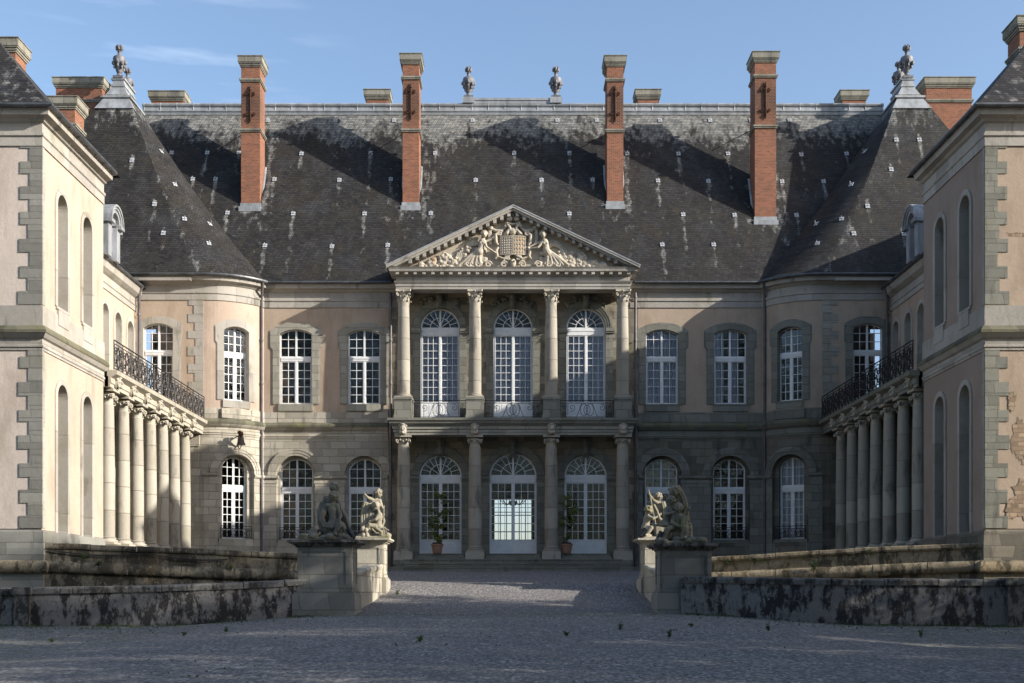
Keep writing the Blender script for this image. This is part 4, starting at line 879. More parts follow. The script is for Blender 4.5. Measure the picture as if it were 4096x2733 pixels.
    for k in range(7):
        b = MB(s); y = 49.6 + 1.95 * k; F2 = flat(16.74, 0, 0, 1, -1, 0); mask_head(b, F2, y, 8.83, 1.0, .08); obj('carved_mask', b, 'carve', GW, smooth='all')
    b = MB(s); b.box(16.5, 20.38, 48.92, 63.6, .5, 2.0); b.box(16.3, 16.5, 48.92, 63.6, .5, 1.8); obj('colonnade_floor', b, 'dstone', GW)
    obj('balcony_rail', railing(flat(16.62, 0, 0, 1, -1, 0), s, 48.95, 63.3, 9.27, 10.5, 1.1, .02), 'iron', GW)
    pipe(GW, s, 20.15, 63.38, 9.3, 15.9, [(20.1, 63.3, 16.1), (19.95, 63.2, 16.4)])
    # dormer
    b = MB(s); b.box(19.75, 22.5, 57.3, 57.6, 16.5, 18.2); b.box(19.75, 22.5, 58.5, 58.8, 16.5, 18.2); b.box(20.0, 22.5, 57.55, 58.55, 16.5, 18.5); b.box(19.68, 19.98, 57.2, 57.7, 16.45, 18.1); b.box(19.68, 19.98, 58.4, 58.9, 16.45, 18.1); dm = obj('dormer', b, 'lead', GW)
    F3 = flat(19.6, 0, 0, 1, -1, 0); b = MB(s); arc = lambda q: [(58.05 - q * cos(pi * i / 12), 18.2 + q * sin(pi * i / 12)) for i in range(13)]
    for q0, q1, d0, d1 in ((.5, .68, -2.8, .0), (.68, .8, -2.9, .06), (.8, .9, -3.0, .12)): b.band(F3, arc(q0), arc(q1), d0, d1)
    b.fbox(F3, 57.1, 57.6, -.4, .12, 18.05, 18.22); b.fbox(F3, 58.5, 59.0, -.4, .12, 18.05, 18.22); obj('dormer_hood', b, 'lead', dm)
    b = MB(s); b.fbox(F3, 57.6, 58.5, -.35, -.3, 16.6, 18.2); obj('pane', b, 'glass', dm)
    # wing chimneys
    if s < 0: chimney(GW, s, 21.6, 23.2, 58, 59.2, 17, 24.4, label='low brick chimney just behind the left front block')

    # ---------- front block ----------
    FBK = thing('front_block', (s * 17.05, 42.5, 1.0), f'{"sunlit" if lit else "cracked, peeling"} rendered end block of the {L} wing, close to the moat', 'wing block')
    FI = flat(17.05, 0, 0, 1, -1, 0); FF = flat(0, 42.5, 1, 0, 0, -1)
    w1 = [(44.4, .5, 2.2, 7.35, .48), (47.0, .5, 2.2, 7.35, .48)]; w2 = [(44.4, .5, 10.67, 14.5, .48), (47.0, .5, 10.67, 14.5, .48)]
    pl = 'plasterw' if lit else 'plasterr'
    b = MB(s).wall(FI, 42.5, 48.9, 2.2, 9.2, w1, .35).wall(FI, 42.5, 48.9, 9.2, 16.3, w2, .35); obj('wall', b, pl, FBK, recalc=False)
    b = MB(s).wall(FF, 17.05, 30, 2.3, 16.3, [], .3); obj('wall', b, 'plasterg' if lit else 'plaster', FBK, recalc=False)
    b = MB(s); b.box(17.4, 17.45, 42.6, 48.8, 1, 16.2); b.box(17.2, 20.45, 48.85, 48.9, 1, 16.4); obj('blind_wall', b, 'gstone', FBK)
    for hs_ in (w1, w2):
        for h in hs_:
            b = MB(s); b.band(FI, outline(*h), outline(h[0], h[1] + .2, h[2], h[3], h[4] + .2), .001, .05); b.band(FI, outline(h[0], h[1] - .01, h[2], h[3], h[4] - .01), outline(h[0], h[1] + .03, h[2], h[3], h[4] + .03), -.36, .048); b.fbox(FI, h[0] - .62, h[0] + .62, -.3, .07, h[2] - .1, h[2] - .002)
            if h[2] > 5: b.fbox(FI, h[0] - .5, h[0] + .5, -.01, .085, 9.98, 10.55)
            # jamb stones show grey inside the reveal; the bricked-in window ground behind
            so_ = obj('window_surround', b, 'trim', FBK)
            b = MB(s); b.fbox(FI, h[0] - .5, h[0] + .5, -.36, -.33, h[2], h[3] + h[4]); obj('blind_panel', b, 'dstone', so_)
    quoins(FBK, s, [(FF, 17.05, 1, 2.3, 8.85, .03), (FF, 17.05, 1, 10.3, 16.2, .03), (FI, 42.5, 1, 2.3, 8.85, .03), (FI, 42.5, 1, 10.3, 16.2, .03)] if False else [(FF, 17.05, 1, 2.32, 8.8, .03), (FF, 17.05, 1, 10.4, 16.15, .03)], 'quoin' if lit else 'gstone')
    b = MB(s)
    for z0, z1 in ((2.32, 8.8), (10.4, 16.15)):
        b = MB(s); z = z0; k = 0
        while z < z1 - .1: zz = min(z + .48, z1); b.fbox(FI, 42.51, 42.72 + (.0 if k % 2 else .06), -.03, .022, z + .004, zz - .004); z = zz; k += 1
        obj('corner_strip', b, 'trim', FBK)
    pth = [(17.05, 48.9), (17.05, 42.5), (30, 42.5)]
    b = MB(s); b.sweep(pth, STR(8.75)); b.sweep(pth, [(-.05, 10.2), (.05, 10.2), (.05, 10.36), (-.05, 10.38)]); obj('string_course', b, 'trim', FBK); ledge(pth, 8.75, s, FBK)
    b = MB(s); b.sweep(pth, ENT(16.12)); obj('cornice', b, 'trim', FBK); gutter(pth, 17.32, s, FBK, .46)
    b = MB(s); b.sweep(pth, [(-.05, -6), (.22, -6), (.10, .7), (.12, 1.6), (.08, 2.2), (-.05, 2.3)]); obj('plinth', b, 'quoin' if lit else 'dstone', FBK)
    b = MB(s); tor = [(-.05, .66)] + [(.12 + .2 * cos(a), .92 + .24 * sin(a)) for a in [-pi / 2 + pi * k / 8 for k in range(9)]] + [(-.05, 1.18)]; b.sweep(pth, tor); obj('torus_moulding', b, 'mossy', FBK, smooth=True)
    b = MB(s); zz = 17.4; E1 = [(16.5, 42.0, zz), (16.5, 49.4, zz)]; b.grid(rpatch(E1, [(20.3, 45.7, zz + 4.4), (20.3, 45.7, zz + 4.4)], 20, .95))
    b.grid(rpatch([(16.5, 42, zz), (31, 42, zz)], [(20.3, 45.7, zz + 4.4), (31, 45.7, zz + 4.4)], 20, .95)); b.grid(rpatch([(16.5, 49.4, zz), (31, 49.4, zz)], [(20.3, 45.7, zz + 4.4), (31, 45.7, zz + 4.4)], 20, .95))
    b.a['lite'] = [.28] * len(b.v); obj('roof', b, 'slate', FBK, recalc=False)
    if lit: chimney(FBK, s, 21.5, 23.9, 50.8, 51.9, 18, 23.9, label='brick chimney with pale cap at the far left edge')
    else:
        c_ = chimney(FBK, s, 21.35, 23.6, 49.6, 50.8, 18, 24.25, label='brick chimney with lightning rod at the far right edge')
        t = MB(s); t.tube([(21.75, 49.9, 24.2), (21.75, 49.9, 25.4)], [.03, .012], 6); t.ell((21.75, 49.9, 24.35), (.06, .06, .06), 8, 6); obj('lightning_rod', t, 'zinc', c_)
        # irregular bare patches where the render has fallen from the front, rubble set back behind a broken edge
        for q_, (cx, cz, rx, rz, sd) in enumerate(((18.35, 12.95, .5, .10, 1), (18.25, 5.6, .25, .75, 2), (18.9, 4.9, .55, .45, 3), (19.0, 3.4, 1.0, .95, 4), (19.3, 4.6, .45, 1.5, 5), (18.0, 6.9, .13, .35, 6), (17.95, 2.9, .2, .35, 7))):
            n = 60; P = []
            for k in range(n):
                a = 2 * pi * k / n; q = 1 + .55 * noise.noise((cos(a) * 1.6, sin(a) * 1.6, sd * 7)) + .3 * noise.noise((cos(a) * 5, sin(a) * 5, sd * 3)) + .12 * noise.noise((cos(a) * 14, sin(a) * 14, sd)); P.append((cx + rx * cos(a) * q, max(cz + rz * sin(a) * q, 2.31)))
            b = MB(s); V = [FF(cx, .005 + .003 * q_, cz)] + [FF(u, .005 + .003 * q_, z) for u, z in P]; b.add(V, [(0, 1 + i, 1 + (i + 1) % n) for i in range(n)]); obj('fallen_render_patch', b, 'rubble', FBK, recalc=False)
    return CPV, GW, FBK
CPL, GWL, FBL = side(-1); CPR, GWR, FBR = side(1)
# ================= ground =================
def lerp_tab(x, T):
    if x <= T[0][0]: return T[0][1]
    for (a, p), (b_, q) in zip(T, T[1:]):
        if x <= b_: t = (x - a) / (b_ - a); return p + (q - p) * t
    return T[-1][1]
def sstep(x, a, b_): t = min(1, max(0, (x - a) / (b_ - a))); return t * t * (3 - 2 * t)
ZC = [(-60, -1.62), (12, -1.5), (30, -.93), (36.5, -.70), (41, -.42), (45.2, -.12), (46.6, .16), (48.2, .40), (51, .53), (61, 1.09), (90, 1.1)]
WL = [(5.9, 36.75, -.71, .45), (7.4, 36.2, -.79, .35), (10, 35.45, -.94, .23), (12.7, 35.3, -.97, .165), (14.55, 35.3, -1.0, .13), (16, 35.35, -1.02, .10), (32, 37, -1.1, .05)]
WR = [(5.25, 36.95, -.75, .50), (6.6, 36.6, -.83, .47), (8.7, 35.8, -.96, .42), (12.4, 35.35, -.97, .40), (14.75, 35.3, -.97, .40), (16, 35.35, -.98, .39), (32, 37, -1.1, .35)]
yF = lambda x: lerp_tab(abs(x), [(p[0], p[1] + .5) for p in (WL if x < 0 else WR)]) if abs(x) > 5 else 37.2
yB = lambda x: lerp_tab(abs(x), [(5, 45.8), (7, 45.4), (17.05, 42.6), (17.3, 42.35), (60, 42.3)])
def gz(x, y):
    z = lerp_tab(y, ZC) - .27 * sstep(abs(x), 5.2, 11) * (1 - sstep(y, 37, 40)) * sstep(y, 15, 33)
    if y > 45: z += (max(1.0 if abs(x) > 17 else .58 + .042 * (abs(x) - 7), z) - z) * sstep(abs(x), 5.6, 9)
    return z + .035 * noise.noise((x * .25, y * .25, 0)) + .015 * noise.noise((x * 1.1, y * 1.1, 3))
xs = [-1500, -400, -150, -70, -60.01, -60, -45, -34, -28, -23] + [-20 + .4 * i for i in range(101)] + [23, 28, 34, 45, 60, 60.01, 70, 150, 400, 1500]
xs = sorted(set([round(x, 3) for x in xs if abs(abs(x) - 5.6) > .1] + [-5.62, -5.6, 5.6, 5.62]))
b = MB(); rows = []; gr = []
def addrow(fy, moat):
    r = []
    for x in xs:
        y = fy(x); inm = moat and 5.61 < abs(x) < 60.005; z = -6.0 + .2 * noise.noise((x * .2, y * .2, 7)) if inm else gz(x, y); r.append((x, y, z))
        yy = yF(x); gr.append(max(0, 1 - abs(yy - .6 - y) / 1.4) * (.9 if x > 0 else .7) + (.5 if y < 36 and abs(x) > 9 else .12) * (1 if y < 37 else 0))
    rows.append(r)
for y in (-300, -120, -60, -30, -10, 0, 6): addrow(lambda x, y=y: y, False)
for k in range(76): addrow(lambda x, k=k: 10 + (yF(x) - 10) * k / 75, False)
addrow(lambda x: yF(x) + .02, True)
for q in (.25, .5, .75): addrow(lambda x, q=q: yF(x) + (yB(x) - yF(x)) * q, True)
addrow(lambda x: yB(x) - .02, True)
for k in range(45): addrow(lambda x, k=k: yB(x) + (66 - yB(x)) * k / 44, False)
for y in (72, 80, 100, 200, 500, 1500): addrow(lambda x, y=y: y, False)
b.grid(rows); b.a['green'] = gr; tag(obj('ground', b, 'gravel', None, smooth='all', recalc=False), kind='structure')

# ================= moat walls =================
def loft(mb, P, prof):   # P: (x,y,z0,z1); prof: list of (off, side(0 base / 1 top), dz); outward = front (camera side)
    n = len(P); m = len(prof); V = []
    for i, p in enumerate(P):
        a, c = P[max(i - 1, 0)], P[min(i + 1, n - 1)]; dx, dy = c[0] - a[0], c[1] - a[1]; L = math.hypot(dx, dy); nx, ny = dy / L, -dx / L
        for d, sd, dz in prof: V.append((p[0] + nx * d, p[1] + ny * d, (p[3] if sd else p[2]) + dz))
    F = [(i * m + j, i * m + (j + 1) % m, (i + 1) * m + (j + 1) % m, (i + 1) * m + j) for i in range(n - 1) for j in range(m)] + [tuple(range(m - 1, -1, -1)), tuple((n - 1) * m + j for j in range(m))]
    return mb.add(V, F)
def resample(P, step):
    out = []
    for a, c in zip(P, P[1:]):
        L = math.hypot(c[0] - a[0], c[1] - a[1]); n = max(1, int(L / step))
        out += [tuple(a[j] + (c[j] - a[j]) * i / n for j in range(4)) for i in range(n)]
    return out + [P[-1]]
def smoothP(P, it=6):
    for _ in range(it): P = [P[0]] + [tuple((P[i - 1][j] + 2 * P[i][j] + P[i + 1][j]) / 4 for j in range(4)) for i in range(1, len(P) - 1)] + [P[-1]]
    return P
def copings(mb, P, prof, per, rnd):
    i = 0
    while i < len(P) - 1:
        j = min(len(P) - 1, i + per + rnd.randint(-1, 1)); seg = [list(p) for p in P[i:j + 1]]; dz = rnd.uniform(-.012, .012); dd = rnd.uniform(-.012, .012)
        if j > i:
            for q, e in ((0, 1), (-1, -1)):
                o = seg[q]; nb2 = seg[q + e] if len(seg) > 1 else o; L = max(1e-6, math.hypot(nb2[0] - o[0], nb2[1] - o[1])); f = min(.012 / L, .4)
                seg[q] = [o[t] + (nb2[t] - o[t]) * f for t in range(4)]
            loft(mb, [tuple(p[:3]) + (p[3] + dz,) for p in seg], [(d + dd, a, z) for d, a, z in prof])
        i = j
def moat_wall(s, P, label, mt, mc, rnd):
    P = smoothP(resample(P, .3)); t = thing('moat_wall', (s * P[0][0], P[0][1], P[0][2]), label, 'wall', 'low walls along the moat edge')
    b = MB(s); loft(b, P, [(0, 0, -.4), (.02, 0, 0), (0, 1, -.19), (-.46, 1, -.19), (-.46, 0, -5.5)]); obj('wall_face', b, mt, t)
    b = MB(s); copings(b, P, [(.055, 1, -.19), (.065, 1, -.06), (.04, 1, -.015), (-.02, 1, 0), (-.48, 1, .02), (-.52, 1, -.05), (-.52, 1, -.19)], 4, rnd); obj('coping', b, mc, t)
    return t
rnd = random.Random(11)
tw = moat_wall(-1, WL, 'low dark-stained wall in shade at front left, curving in to the statue pedestal, render peeling', 'pframe', 'pcap', rnd)
b = MB(-1); b.box(14.5, 14.95, 35.15, 35.9, -1.35, .02); b.box(14.45, 15.0, 35.1, 35.92, -.07, .15); obj('pier', b, 'pcap', tw)
tw = moat_wall(1, WR, 'low black-streaked wall in shade at front right, curving in to the statue pedestal', 'pframe', 'pcap', rnd)
b = MB(1); b.box(14.75, 15.9, 35.1, 35.8, -1.35, .25); b.box(14.7, 15.95, 35.04, 35.82, .22, .43); obj('pier', b, 'pcap', tw)
def inner_wall(s, P, label, rnd):
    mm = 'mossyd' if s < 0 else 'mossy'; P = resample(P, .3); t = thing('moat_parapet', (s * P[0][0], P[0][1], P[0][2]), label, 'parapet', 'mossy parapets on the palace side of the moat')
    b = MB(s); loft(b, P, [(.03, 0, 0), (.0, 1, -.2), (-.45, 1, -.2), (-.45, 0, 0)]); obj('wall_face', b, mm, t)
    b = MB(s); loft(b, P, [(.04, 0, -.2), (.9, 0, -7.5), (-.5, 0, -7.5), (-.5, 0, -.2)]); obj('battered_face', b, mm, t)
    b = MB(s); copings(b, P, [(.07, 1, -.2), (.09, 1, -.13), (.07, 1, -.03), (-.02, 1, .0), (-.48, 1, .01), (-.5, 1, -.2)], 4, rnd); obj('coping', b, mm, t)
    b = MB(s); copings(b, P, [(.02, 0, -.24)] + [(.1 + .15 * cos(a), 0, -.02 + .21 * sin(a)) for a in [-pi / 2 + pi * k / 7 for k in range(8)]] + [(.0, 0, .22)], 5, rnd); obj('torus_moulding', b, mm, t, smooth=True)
    return t
IL = [(6.4, 45.5, .58, 1.44), (9, 44.8, .66, 1.53), (13, 43.7, .80, 1.68), (16.98, 42.55, .95, 1.80)]
IR = [(6.4, 45.5, .52, 1.32), (9, 44.8, .62, 1.44), (13, 43.7, .80, 1.66), (16.98, 42.55, .98, 1.80)]
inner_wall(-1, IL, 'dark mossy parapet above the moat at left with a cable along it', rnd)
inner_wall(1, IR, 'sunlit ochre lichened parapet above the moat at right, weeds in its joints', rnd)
# bridge parapets
for s, P, lb in ((-1, [(5.05, 37.7, -.66, .66), (5.05, 45.3, -.14, 1.09)], 'bridge parapet with worn stone coping between the two left-hand pedestals'), (1, [(4.78, 38.3, -.64, .66), (5.0, 45.3, -.14, 1.09)], 'bridge parapet with worn stone coping between the two right-hand pedestals')):
    P = resample(P, .3); t = thing('bridge_parapet', (s * P[0][0], P[0][1], P[0][2]), lb, 'parapet', 'bridge parapets'); Pr = P[::-1]
    b = MB(s); loft(b, Pr, [(0, 0, -.4), (0, 1, -.17), (-.42, 1, -.17), (-.42, 0, -5)]); obj('wall_face', b, 'ped', t)
    b = MB(s); copings(b, Pr, [(.04, 1, -.17), (.06, 1, -.05), (.0, 1, .0), (-.42, 1, .0), (-.48, 1, -.05), (-.48, 1, -.17)], 2, rnd); obj('coping', b, 'ped', t)
# pedestals
PEDS = [(-1, 5.06, 6.72, 36.5, 37.85, -.68, 1.62, 'dark shaded pedestal near the camera at left, carrying the back-view children group'), (1, 4.65, 6.25, 37.2, 38.5, -.70, 1.54, 'dark shaded pedestal near the camera at right, joined to the front right wall'),
        (-1, 5.02, 6.6, 45.2, 46.5, -.12, 2.08, 'sunlit pedestal at the far left end of the bridge'), (1, 5.02, 6.6, 45.2, 46.5, -.12, 2.08, 'sunlit pedestal at the far right end of the bridge')]
PC_ = []
for s, x0, x1, y0, y1, z0, z1, lb in PEDS:
    t = thing('pedestal', (s * (x0 + x1) / 2, (y0 + y1) / 2, z0), lb, 'pedestal', 'four statue pedestals on the bridge'); H = z1 - z0
    pth = [(x0, y1), (x0, y0), (x1, y0), (x1, y1)]
    b = MB(s); b.box(x0, x1, y0, y1, z0 + .8, z1 - .2); 
    for fr, a, c in ((flat(0, y0, 1, 0, 0, -1), x0, x1), (flat(x0, 0, 0, 1, -1, 0), y0, y1)):
        for q in ((a + .02, a + .16), (c - .16, c - .02)): b.fbox(fr, q[0], q[1], -.02, .028, z0 + .82, z1 - .22)
        b.fbox(fr, a + .16, c - .16, -.02, .028, z1 - .36, z1 - .22); b.fbox(fr, a + .16, c - .16, -.02, .028, z0 + .82, z0 + .95)
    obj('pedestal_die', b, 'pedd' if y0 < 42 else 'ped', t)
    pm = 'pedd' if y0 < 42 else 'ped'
    b = MB(s); b.box(x0 - .14, x1 + .14, y0 - .14, y1 + .14, z0 - .5, z0 + .62); b.box(x0 - .10, x1 + .10, y0 - .10, y1 + .10, z0 + .62, z0 + .70); b.box(x0 - .05, x1 + .05, y0 - .05, y1 + .05, z0 + .70, z0 + .8); obj('pedestal_base', b, pm, t)
    b = MB(s)
    for d, za, zb in ((.05, -.22, -.17), (.12, -.17, -.11), (.22, -.11, -.07), (.27, -.07, -.0)): b.box(x0 - d, x1 + d, y0 - d, y1 + d, z1 + za, z1 + zb)
    obj('pedestal_cap', b, 'pcap' if y0 < 40 else 'ped', t); PC_.append((s * (x0 + x1) / 2, (y0 + y1) / 2, z1))

# ================= stone children groups =================
def V3(*a): return Vector(a)
def putto(mb, P, Cc, N, H, arms, legs, face, hr=.15, k=1.0, hair='curl', rnd=random.Random(2)):
    P, Cc, N, H = map(Vector, (P, Cc, N, H)); f = Vector(face).normalized(); up = Vector((0, 0, 1)); up = (up - f * up.dot(f)).normalized(); sd = f.cross(up)
    mb.cap(P, (P + Cc) / 2, .155 * k, .135 * k, 12); mb.cap((P + Cc) / 2, Cc, .135 * k, .15 * k, 12); mb.cap(Cc, N, .13 * k, .07 * k, 10); mb.cap(N, H, .065 * k, .07 * k, 10)
    mb.ell(P, (.17 * k, .16 * k, .14 * k), 12, 8)
    mb.ell(H, (hr * .92, hr * .98, hr * 1.08), 14, 10); mb.ell(H + f * hr * .35 - up * hr * .35, (hr * .62,) * 3, 12, 8)
    mb.cap(H + f * hr * 1.0 + up * hr * .12, H + f * hr * 1.16 - up * hr * .18, hr * .09, hr * .15, 8)          # nose
    for s in (-1, 1):
        mb.ell(H + f * hr * .62 + sd * s * hr * .42 - up * hr * .35, (hr * .34,) * 3, 9, 6)     # cheeks
        mb.ell(H + f * hr * .9 + sd * s * hr * .36 + up * hr * .1, (hr * .12,) * 3, 7, 5)      # eyes
        mb.cap(H + f * hr * .9 + sd * s * hr * .15 + up * hr * .3, H + f * hr * .78 + sd * s * hr * .55 + up * hr * .27, hr * .1, hr * .09, 7)
        mb.ell(H + sd * s * hr * .92 - up * hr * .05, (hr * .16, hr * .16, hr * .24), 8, 6)    # ears
    mb.cap(H + f * hr * .93 - up * hr * .5 - sd * hr * .2, H + f * hr * .93 - up * hr * .5 + sd * hr * .2, hr * .1, hr * .1, 7); mb.ell(H + f * hr * .78 - up * hr * .78, (hr * .24,) * 3, 8, 6)
    for i in range(70 if hair else 0):
        d = Vector((rnd.gauss(0, 1), rnd.gauss(0, 1), rnd.gauss(0, 1))).normalized()
        if d.dot(f) > .45 and d.dot(up) < .62 or d.dot(up) < -.35: continue
        mb.ell(H + d * hr * 1.02, (hr * rnd.uniform(.15, .27),) * 3, 7, 5)
    for sh, el, ha, *g in arms:
        sh, el, ha = Vector(sh), Vector(el), Vector(ha); mb.cap(Cc + (N - Cc) * .5, sh, .09 * k, .085 * k); mb.cap(sh, el, .08 * k, .062 * k); mb.cap(el, ha, .066 * k, .042 * k)
        d = (ha - el).normalized(); o = d.orthogonal().normalized(); q = d.cross(o); mb.ell(ha + d * .035, (.045 * k, .045 * k, .045 * k), 9, 6)
        for i in range(4):
            r0 = ha + d * .06 + q * (.03 - .02 * i) * k; r1 = r0 + d * (.038 - .005 * abs(i - 1.5)) * k + o * .014; r2 = r1 + d * .018 * k + o * .03 * k
            mb.cap(r0, r1, .013 * k, .012 * k, 6); mb.cap(r1, r2, .012 * k, .009 * k, 6)
        t0 = ha + d * .03 + q * .04; mb.cap(t0, t0 + d * .03 + q * .03 + o * .02, .014 * k, .011 * k, 6)
    for hi, kn, ft, td in legs:
        hi, kn, ft = Vector(hi), Vector(kn), Vector(ft); mb.cap(P, hi, .13 * k, .12 * k); mb.cap(hi, kn, .12 * k, .088 * k); mb.cap(kn, kn + (ft - kn) * .4, .086 * k, .085 * k); mb.cap(kn + (ft - kn) * .4, ft, .085 * k, .048 * k)
        td = Vector(td).normalized(); sd2 = td.cross(Vector((0, 0, 1))); mb.cap(ft, ft + td * .14 * k, .05 * k, .04 * k, 8)
        for i in range(5): mb.cap(ft + td * .14 * k + sd2 * (.034 - .017 * i), ft + td * (.19 - .008 * i) * k + sd2 * (.038 - .019 * i), .016 * k, .012 * k, 6)
def cloth(mb, pts, w, folds=4, rnd=random.Random(4), th=.035):
    for q in range(folds):
        o = (q - (folds - 1) / 2) * w / folds; P = []
        for i, p in enumerate(pts):
            a = Vector(pts[max(0, i - 1)]); c = Vector(pts[min(len(pts) - 1, i + 1)]); t = (c - a).normalized(); sdv = t.cross(Vector((0, -1, .2))).normalized()
            P.append(Vector(p) + sdv * o + Vector((rnd.uniform(-.012, .012), -.02 * (q % 2), rnd.uniform(-.01, .01))))
        for a, c in zip(P, P[1:]): mb.cap(a, c, th * rnd.uniform(.9, 1.3), th * rnd.uniform(.9, 1.3), 7)
def rocks(mb, x0, x1, y0, y1, h, n, rnd):
    mb.box(x0, x1, y0, y1, -.002, h * .5)
    for i in range(n):
        x, y = rnd.uniform(x0 + .05, x1 - .05), rnd.uniform(y0 + .02, y1 - .05); r = rnd.uniform(.07, .17); mb.ell((x, y, h * rnd.uniform(.4, .8)), (r * 1.3, r, r * .8), 8, 6)
def sculpt(name, mb, par, vox=.017, mat='statue'):
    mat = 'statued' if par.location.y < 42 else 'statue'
    o = obj(name, mb, mat, par); o.location = (0, 0, 0)
    m = o.modifiers.new('remesh', 'REMESH'); m.mode = 'VOXEL'; m.voxel_size = vox; m.use_smooth_shade = True
    s = o.modifiers.new('smooth', 'SMOOTH'); s.iterations = 2; s.factor = .5
    return o
rs = random.Random(9)
def statue(i, label): return thing('statue_group', PC_[i], label, 'statue', 'stone groups of children on the bridge pedestals')
# near left: seen from behind
T = statue(0, 'shaded stone group of two curly-haired children seen from behind, with books beside them')
b = MB(); rocks(b, -.78, .85, -.45, .45, .2, 26, rs); b.ell((.15, .1, .32), (.36, .3, .3), 12, 8)
for k in range(3): b.box(-.62 + .05 * k, -.3 + .03 * k, -.3, .05, .18 + .07 * k, .235 + .07 * k)
sculpt('rock_base', b, T)
b = MB(); putto(b, (.2, -.02, .62), (.16, -.02, .98), (.18, -.02, 1.2), (.2, -.04, 1.41), [((.30, -.02, 1.12), (.43, -.1, .80), (.42, -.25, .68)), ((.0, -.02, 1.12), (-.12, .1, .85), (.0, .25, .75))],
      [((.3, -.05, .58), (.5, -.22, .50), (.62, -.30, .26), (1, -.2, 0)), ((.12, -.08, .55), (.42, -.34, .46), (.28, -.38, .22), (.5, -.8, -.2))], (.35, .9, .1), .155)
cloth(b, [(-.1, -.1, .95), (-.16, -.14, .7), (-.06, -.2, .5), (.2, -.26, .46), (.42, -.28, .6)], .16, 4); sculpt('person', b, T)
b = MB(); putto(b, (.02, .3, .9), (.03, .28, 1.22), (.08, .27, 1.46), (.17, .24, 1.72), [((-.1, .28, 1.38), (-.2, .22, 1.12), (-.14, .05, 1.0)), ((.24, .22, 1.34), (.38, .1, 1.16), (.44, -.04, 1.02))],
      [((-.08, .3, .8), (-.15, .25, .5), (-.18, .2, .2), (-.3, -1, 0)), ((.14, .3, .8), (.45, .2, .72), (.68, .1, .3), (1, -.3, 0))], (.5, .75, -.1), .165)
cloth(b, [(-.14, .15, 1.2), (-.22, .05, .95), (-.2, 0, .6), (-.1, 0, .3)], .2, 5); cloth(b, [(.45, .05, .95), (.6, .05, .7), (.72, 0, .3)], .12, 3); sculpt('person', b, T)
# near right
T = statue(1, 'shaded stone group: veiled woman bending over two children, one seated facing the viewer')
b = MB(); rocks(b, -.88, .72, -.45, .45, .2, 26, rs); b.ell((-.15, .1, .32), (.4, .3, .3), 12, 8); b.lathe((.16, -.05, 0), [(.14, .2), (.15, .26), (.13, .28), (.13, .48), (.15, .5), (.12, .55), (.12, .66), (.04, .74)], 12); sculpt('rock_base', b, T)
b = MB(); putto(b, (-.22, -.08, .6), (-.17, -.1, .9), (-.17, -.1, 1.0), (-.17, -.14, 1.17), [((-.32, -.1, .92), (-.4, -.22, .68), (-.2, -.3, .57)), ((0, -.1, .93), (.14, -.14, .76), (.1, -.2, 1.04))],
      [((-.32, -.12, .55), (-.55, -.3, .48), (-.72, -.3, .18), (-.8, -.6, 0)), ((-.1, -.14, .55), (.0, -.38, .5), (-.02, -.42, .2), (0, -1, 0))], (-.05, -1, -.05), .15)
cloth(b, [(.02, -.2, .9), (-.0, -.3, .65), (.02, -.36, .4), (-.05, -.4, .15)], .2, 5); b.ell((.15, -.2, 1.12), (.05, .09, .05), 8, 6); b.cap((.15, -.26, 1.13), (.24, -.24, 1.2), .02, .01); sculpt('person', b, T)
b = MB(); putto(b, (-.3, .25, .85), (-.16, .2, 1.3), (-.2, .18, 1.52), (-.28, .1, 1.74), [((-.02, .2, 1.42), (.1, .1, 1.15), (.02, .0, .95)), ((-.36, .15, 1.4), (-.5, .02, 1.2), (-.36, -.1, 1.05))],
      [((-.2, .25, .7), (-.1, .1, .45), (-.1, 0, .2), (0, -1, 0)), ((-.4, .25, .7), (-.5, .1, .45), (-.5, 0, .2), (-.3, -1, 0))], (-.6, -.75, -.35), .17)
cloth(b, [(-.16, .14, 1.86), (-.06, .14, 1.7), (.03, .1, 1.5), (.08, .08, 1.25), (.05, .1, .95)], .14, 4); sculpt('person', b, T)
b = MB(); putto(b, (-.55, .05, .72), (-.46, .05, 1.02), (-.42, .05, 1.22), (-.38, .02, 1.42), [((-.55, .0, 1.12), (-.56, -.15, .95), (-.42, -.25, 1.0)), ((-.3, .1, 1.12), (-.2, .1, .9), (-.2, 0, .8))],
      [((-.6, .0, .68), (-.55, -.2, .62), (-.75, -.26, .6), (-1, -.1, .1)), ((-.45, 0, .6), (-.4, -.1, .4), (-.5, -.15, .2), (-1, -.4, 0))], (.5, .8, .2), .145); sculpt('person', b, T)
# far left
T = statue(2, 'sunlit stone group of two children beside grapes and shells, one holding up a fist')
b = MB(); rocks(b, -.3, 1.0, -.4, .4, .2, 20, rs)
for k in range(22): a = rs.uniform(0, 6.3); q = rs.uniform(0, .2); b.ell((.1 + q * cos(a), -.3 + .05 * rs.random(), .32 + q * sin(a)), (.055,) * 3, 8, 6)
for x, z in ((-.03, .38), (.11, .33), (.0, .14), (.15, .13)): b.ell((x, -.36, z), (.085, .07, .1), 10, 7)
b.cap((.35, -.38, .36), (.52, -.4, .2), .05, .02); b.cap((.5, -.38, .4), (.7, -.4, .25), .06, .05); b.box(.6, .84, -.4, 0, .1, .34); sculpt('rock_base', b, T)
b = MB(); putto(b, (.24, .15, .98), (.34, .12, 1.36), (.44, .1, 1.58), (.53, .06, 1.79), [((.26, .05, 1.56), (.14, -.05, 1.6), (.05, -.1, 1.70)), ((.58, .1, 1.5), (.68, .05, 1.22), (.74, 0, .98))],
      [((.15, .15, .85), (.05, .1, .55), (.1, .05, .25), (-.5, -1, 0)), ((.35, .15, .85), (.5, .15, .5), (.7, .1, .3), (1, -.2, 0))], (.45, .75, -.1), .16)
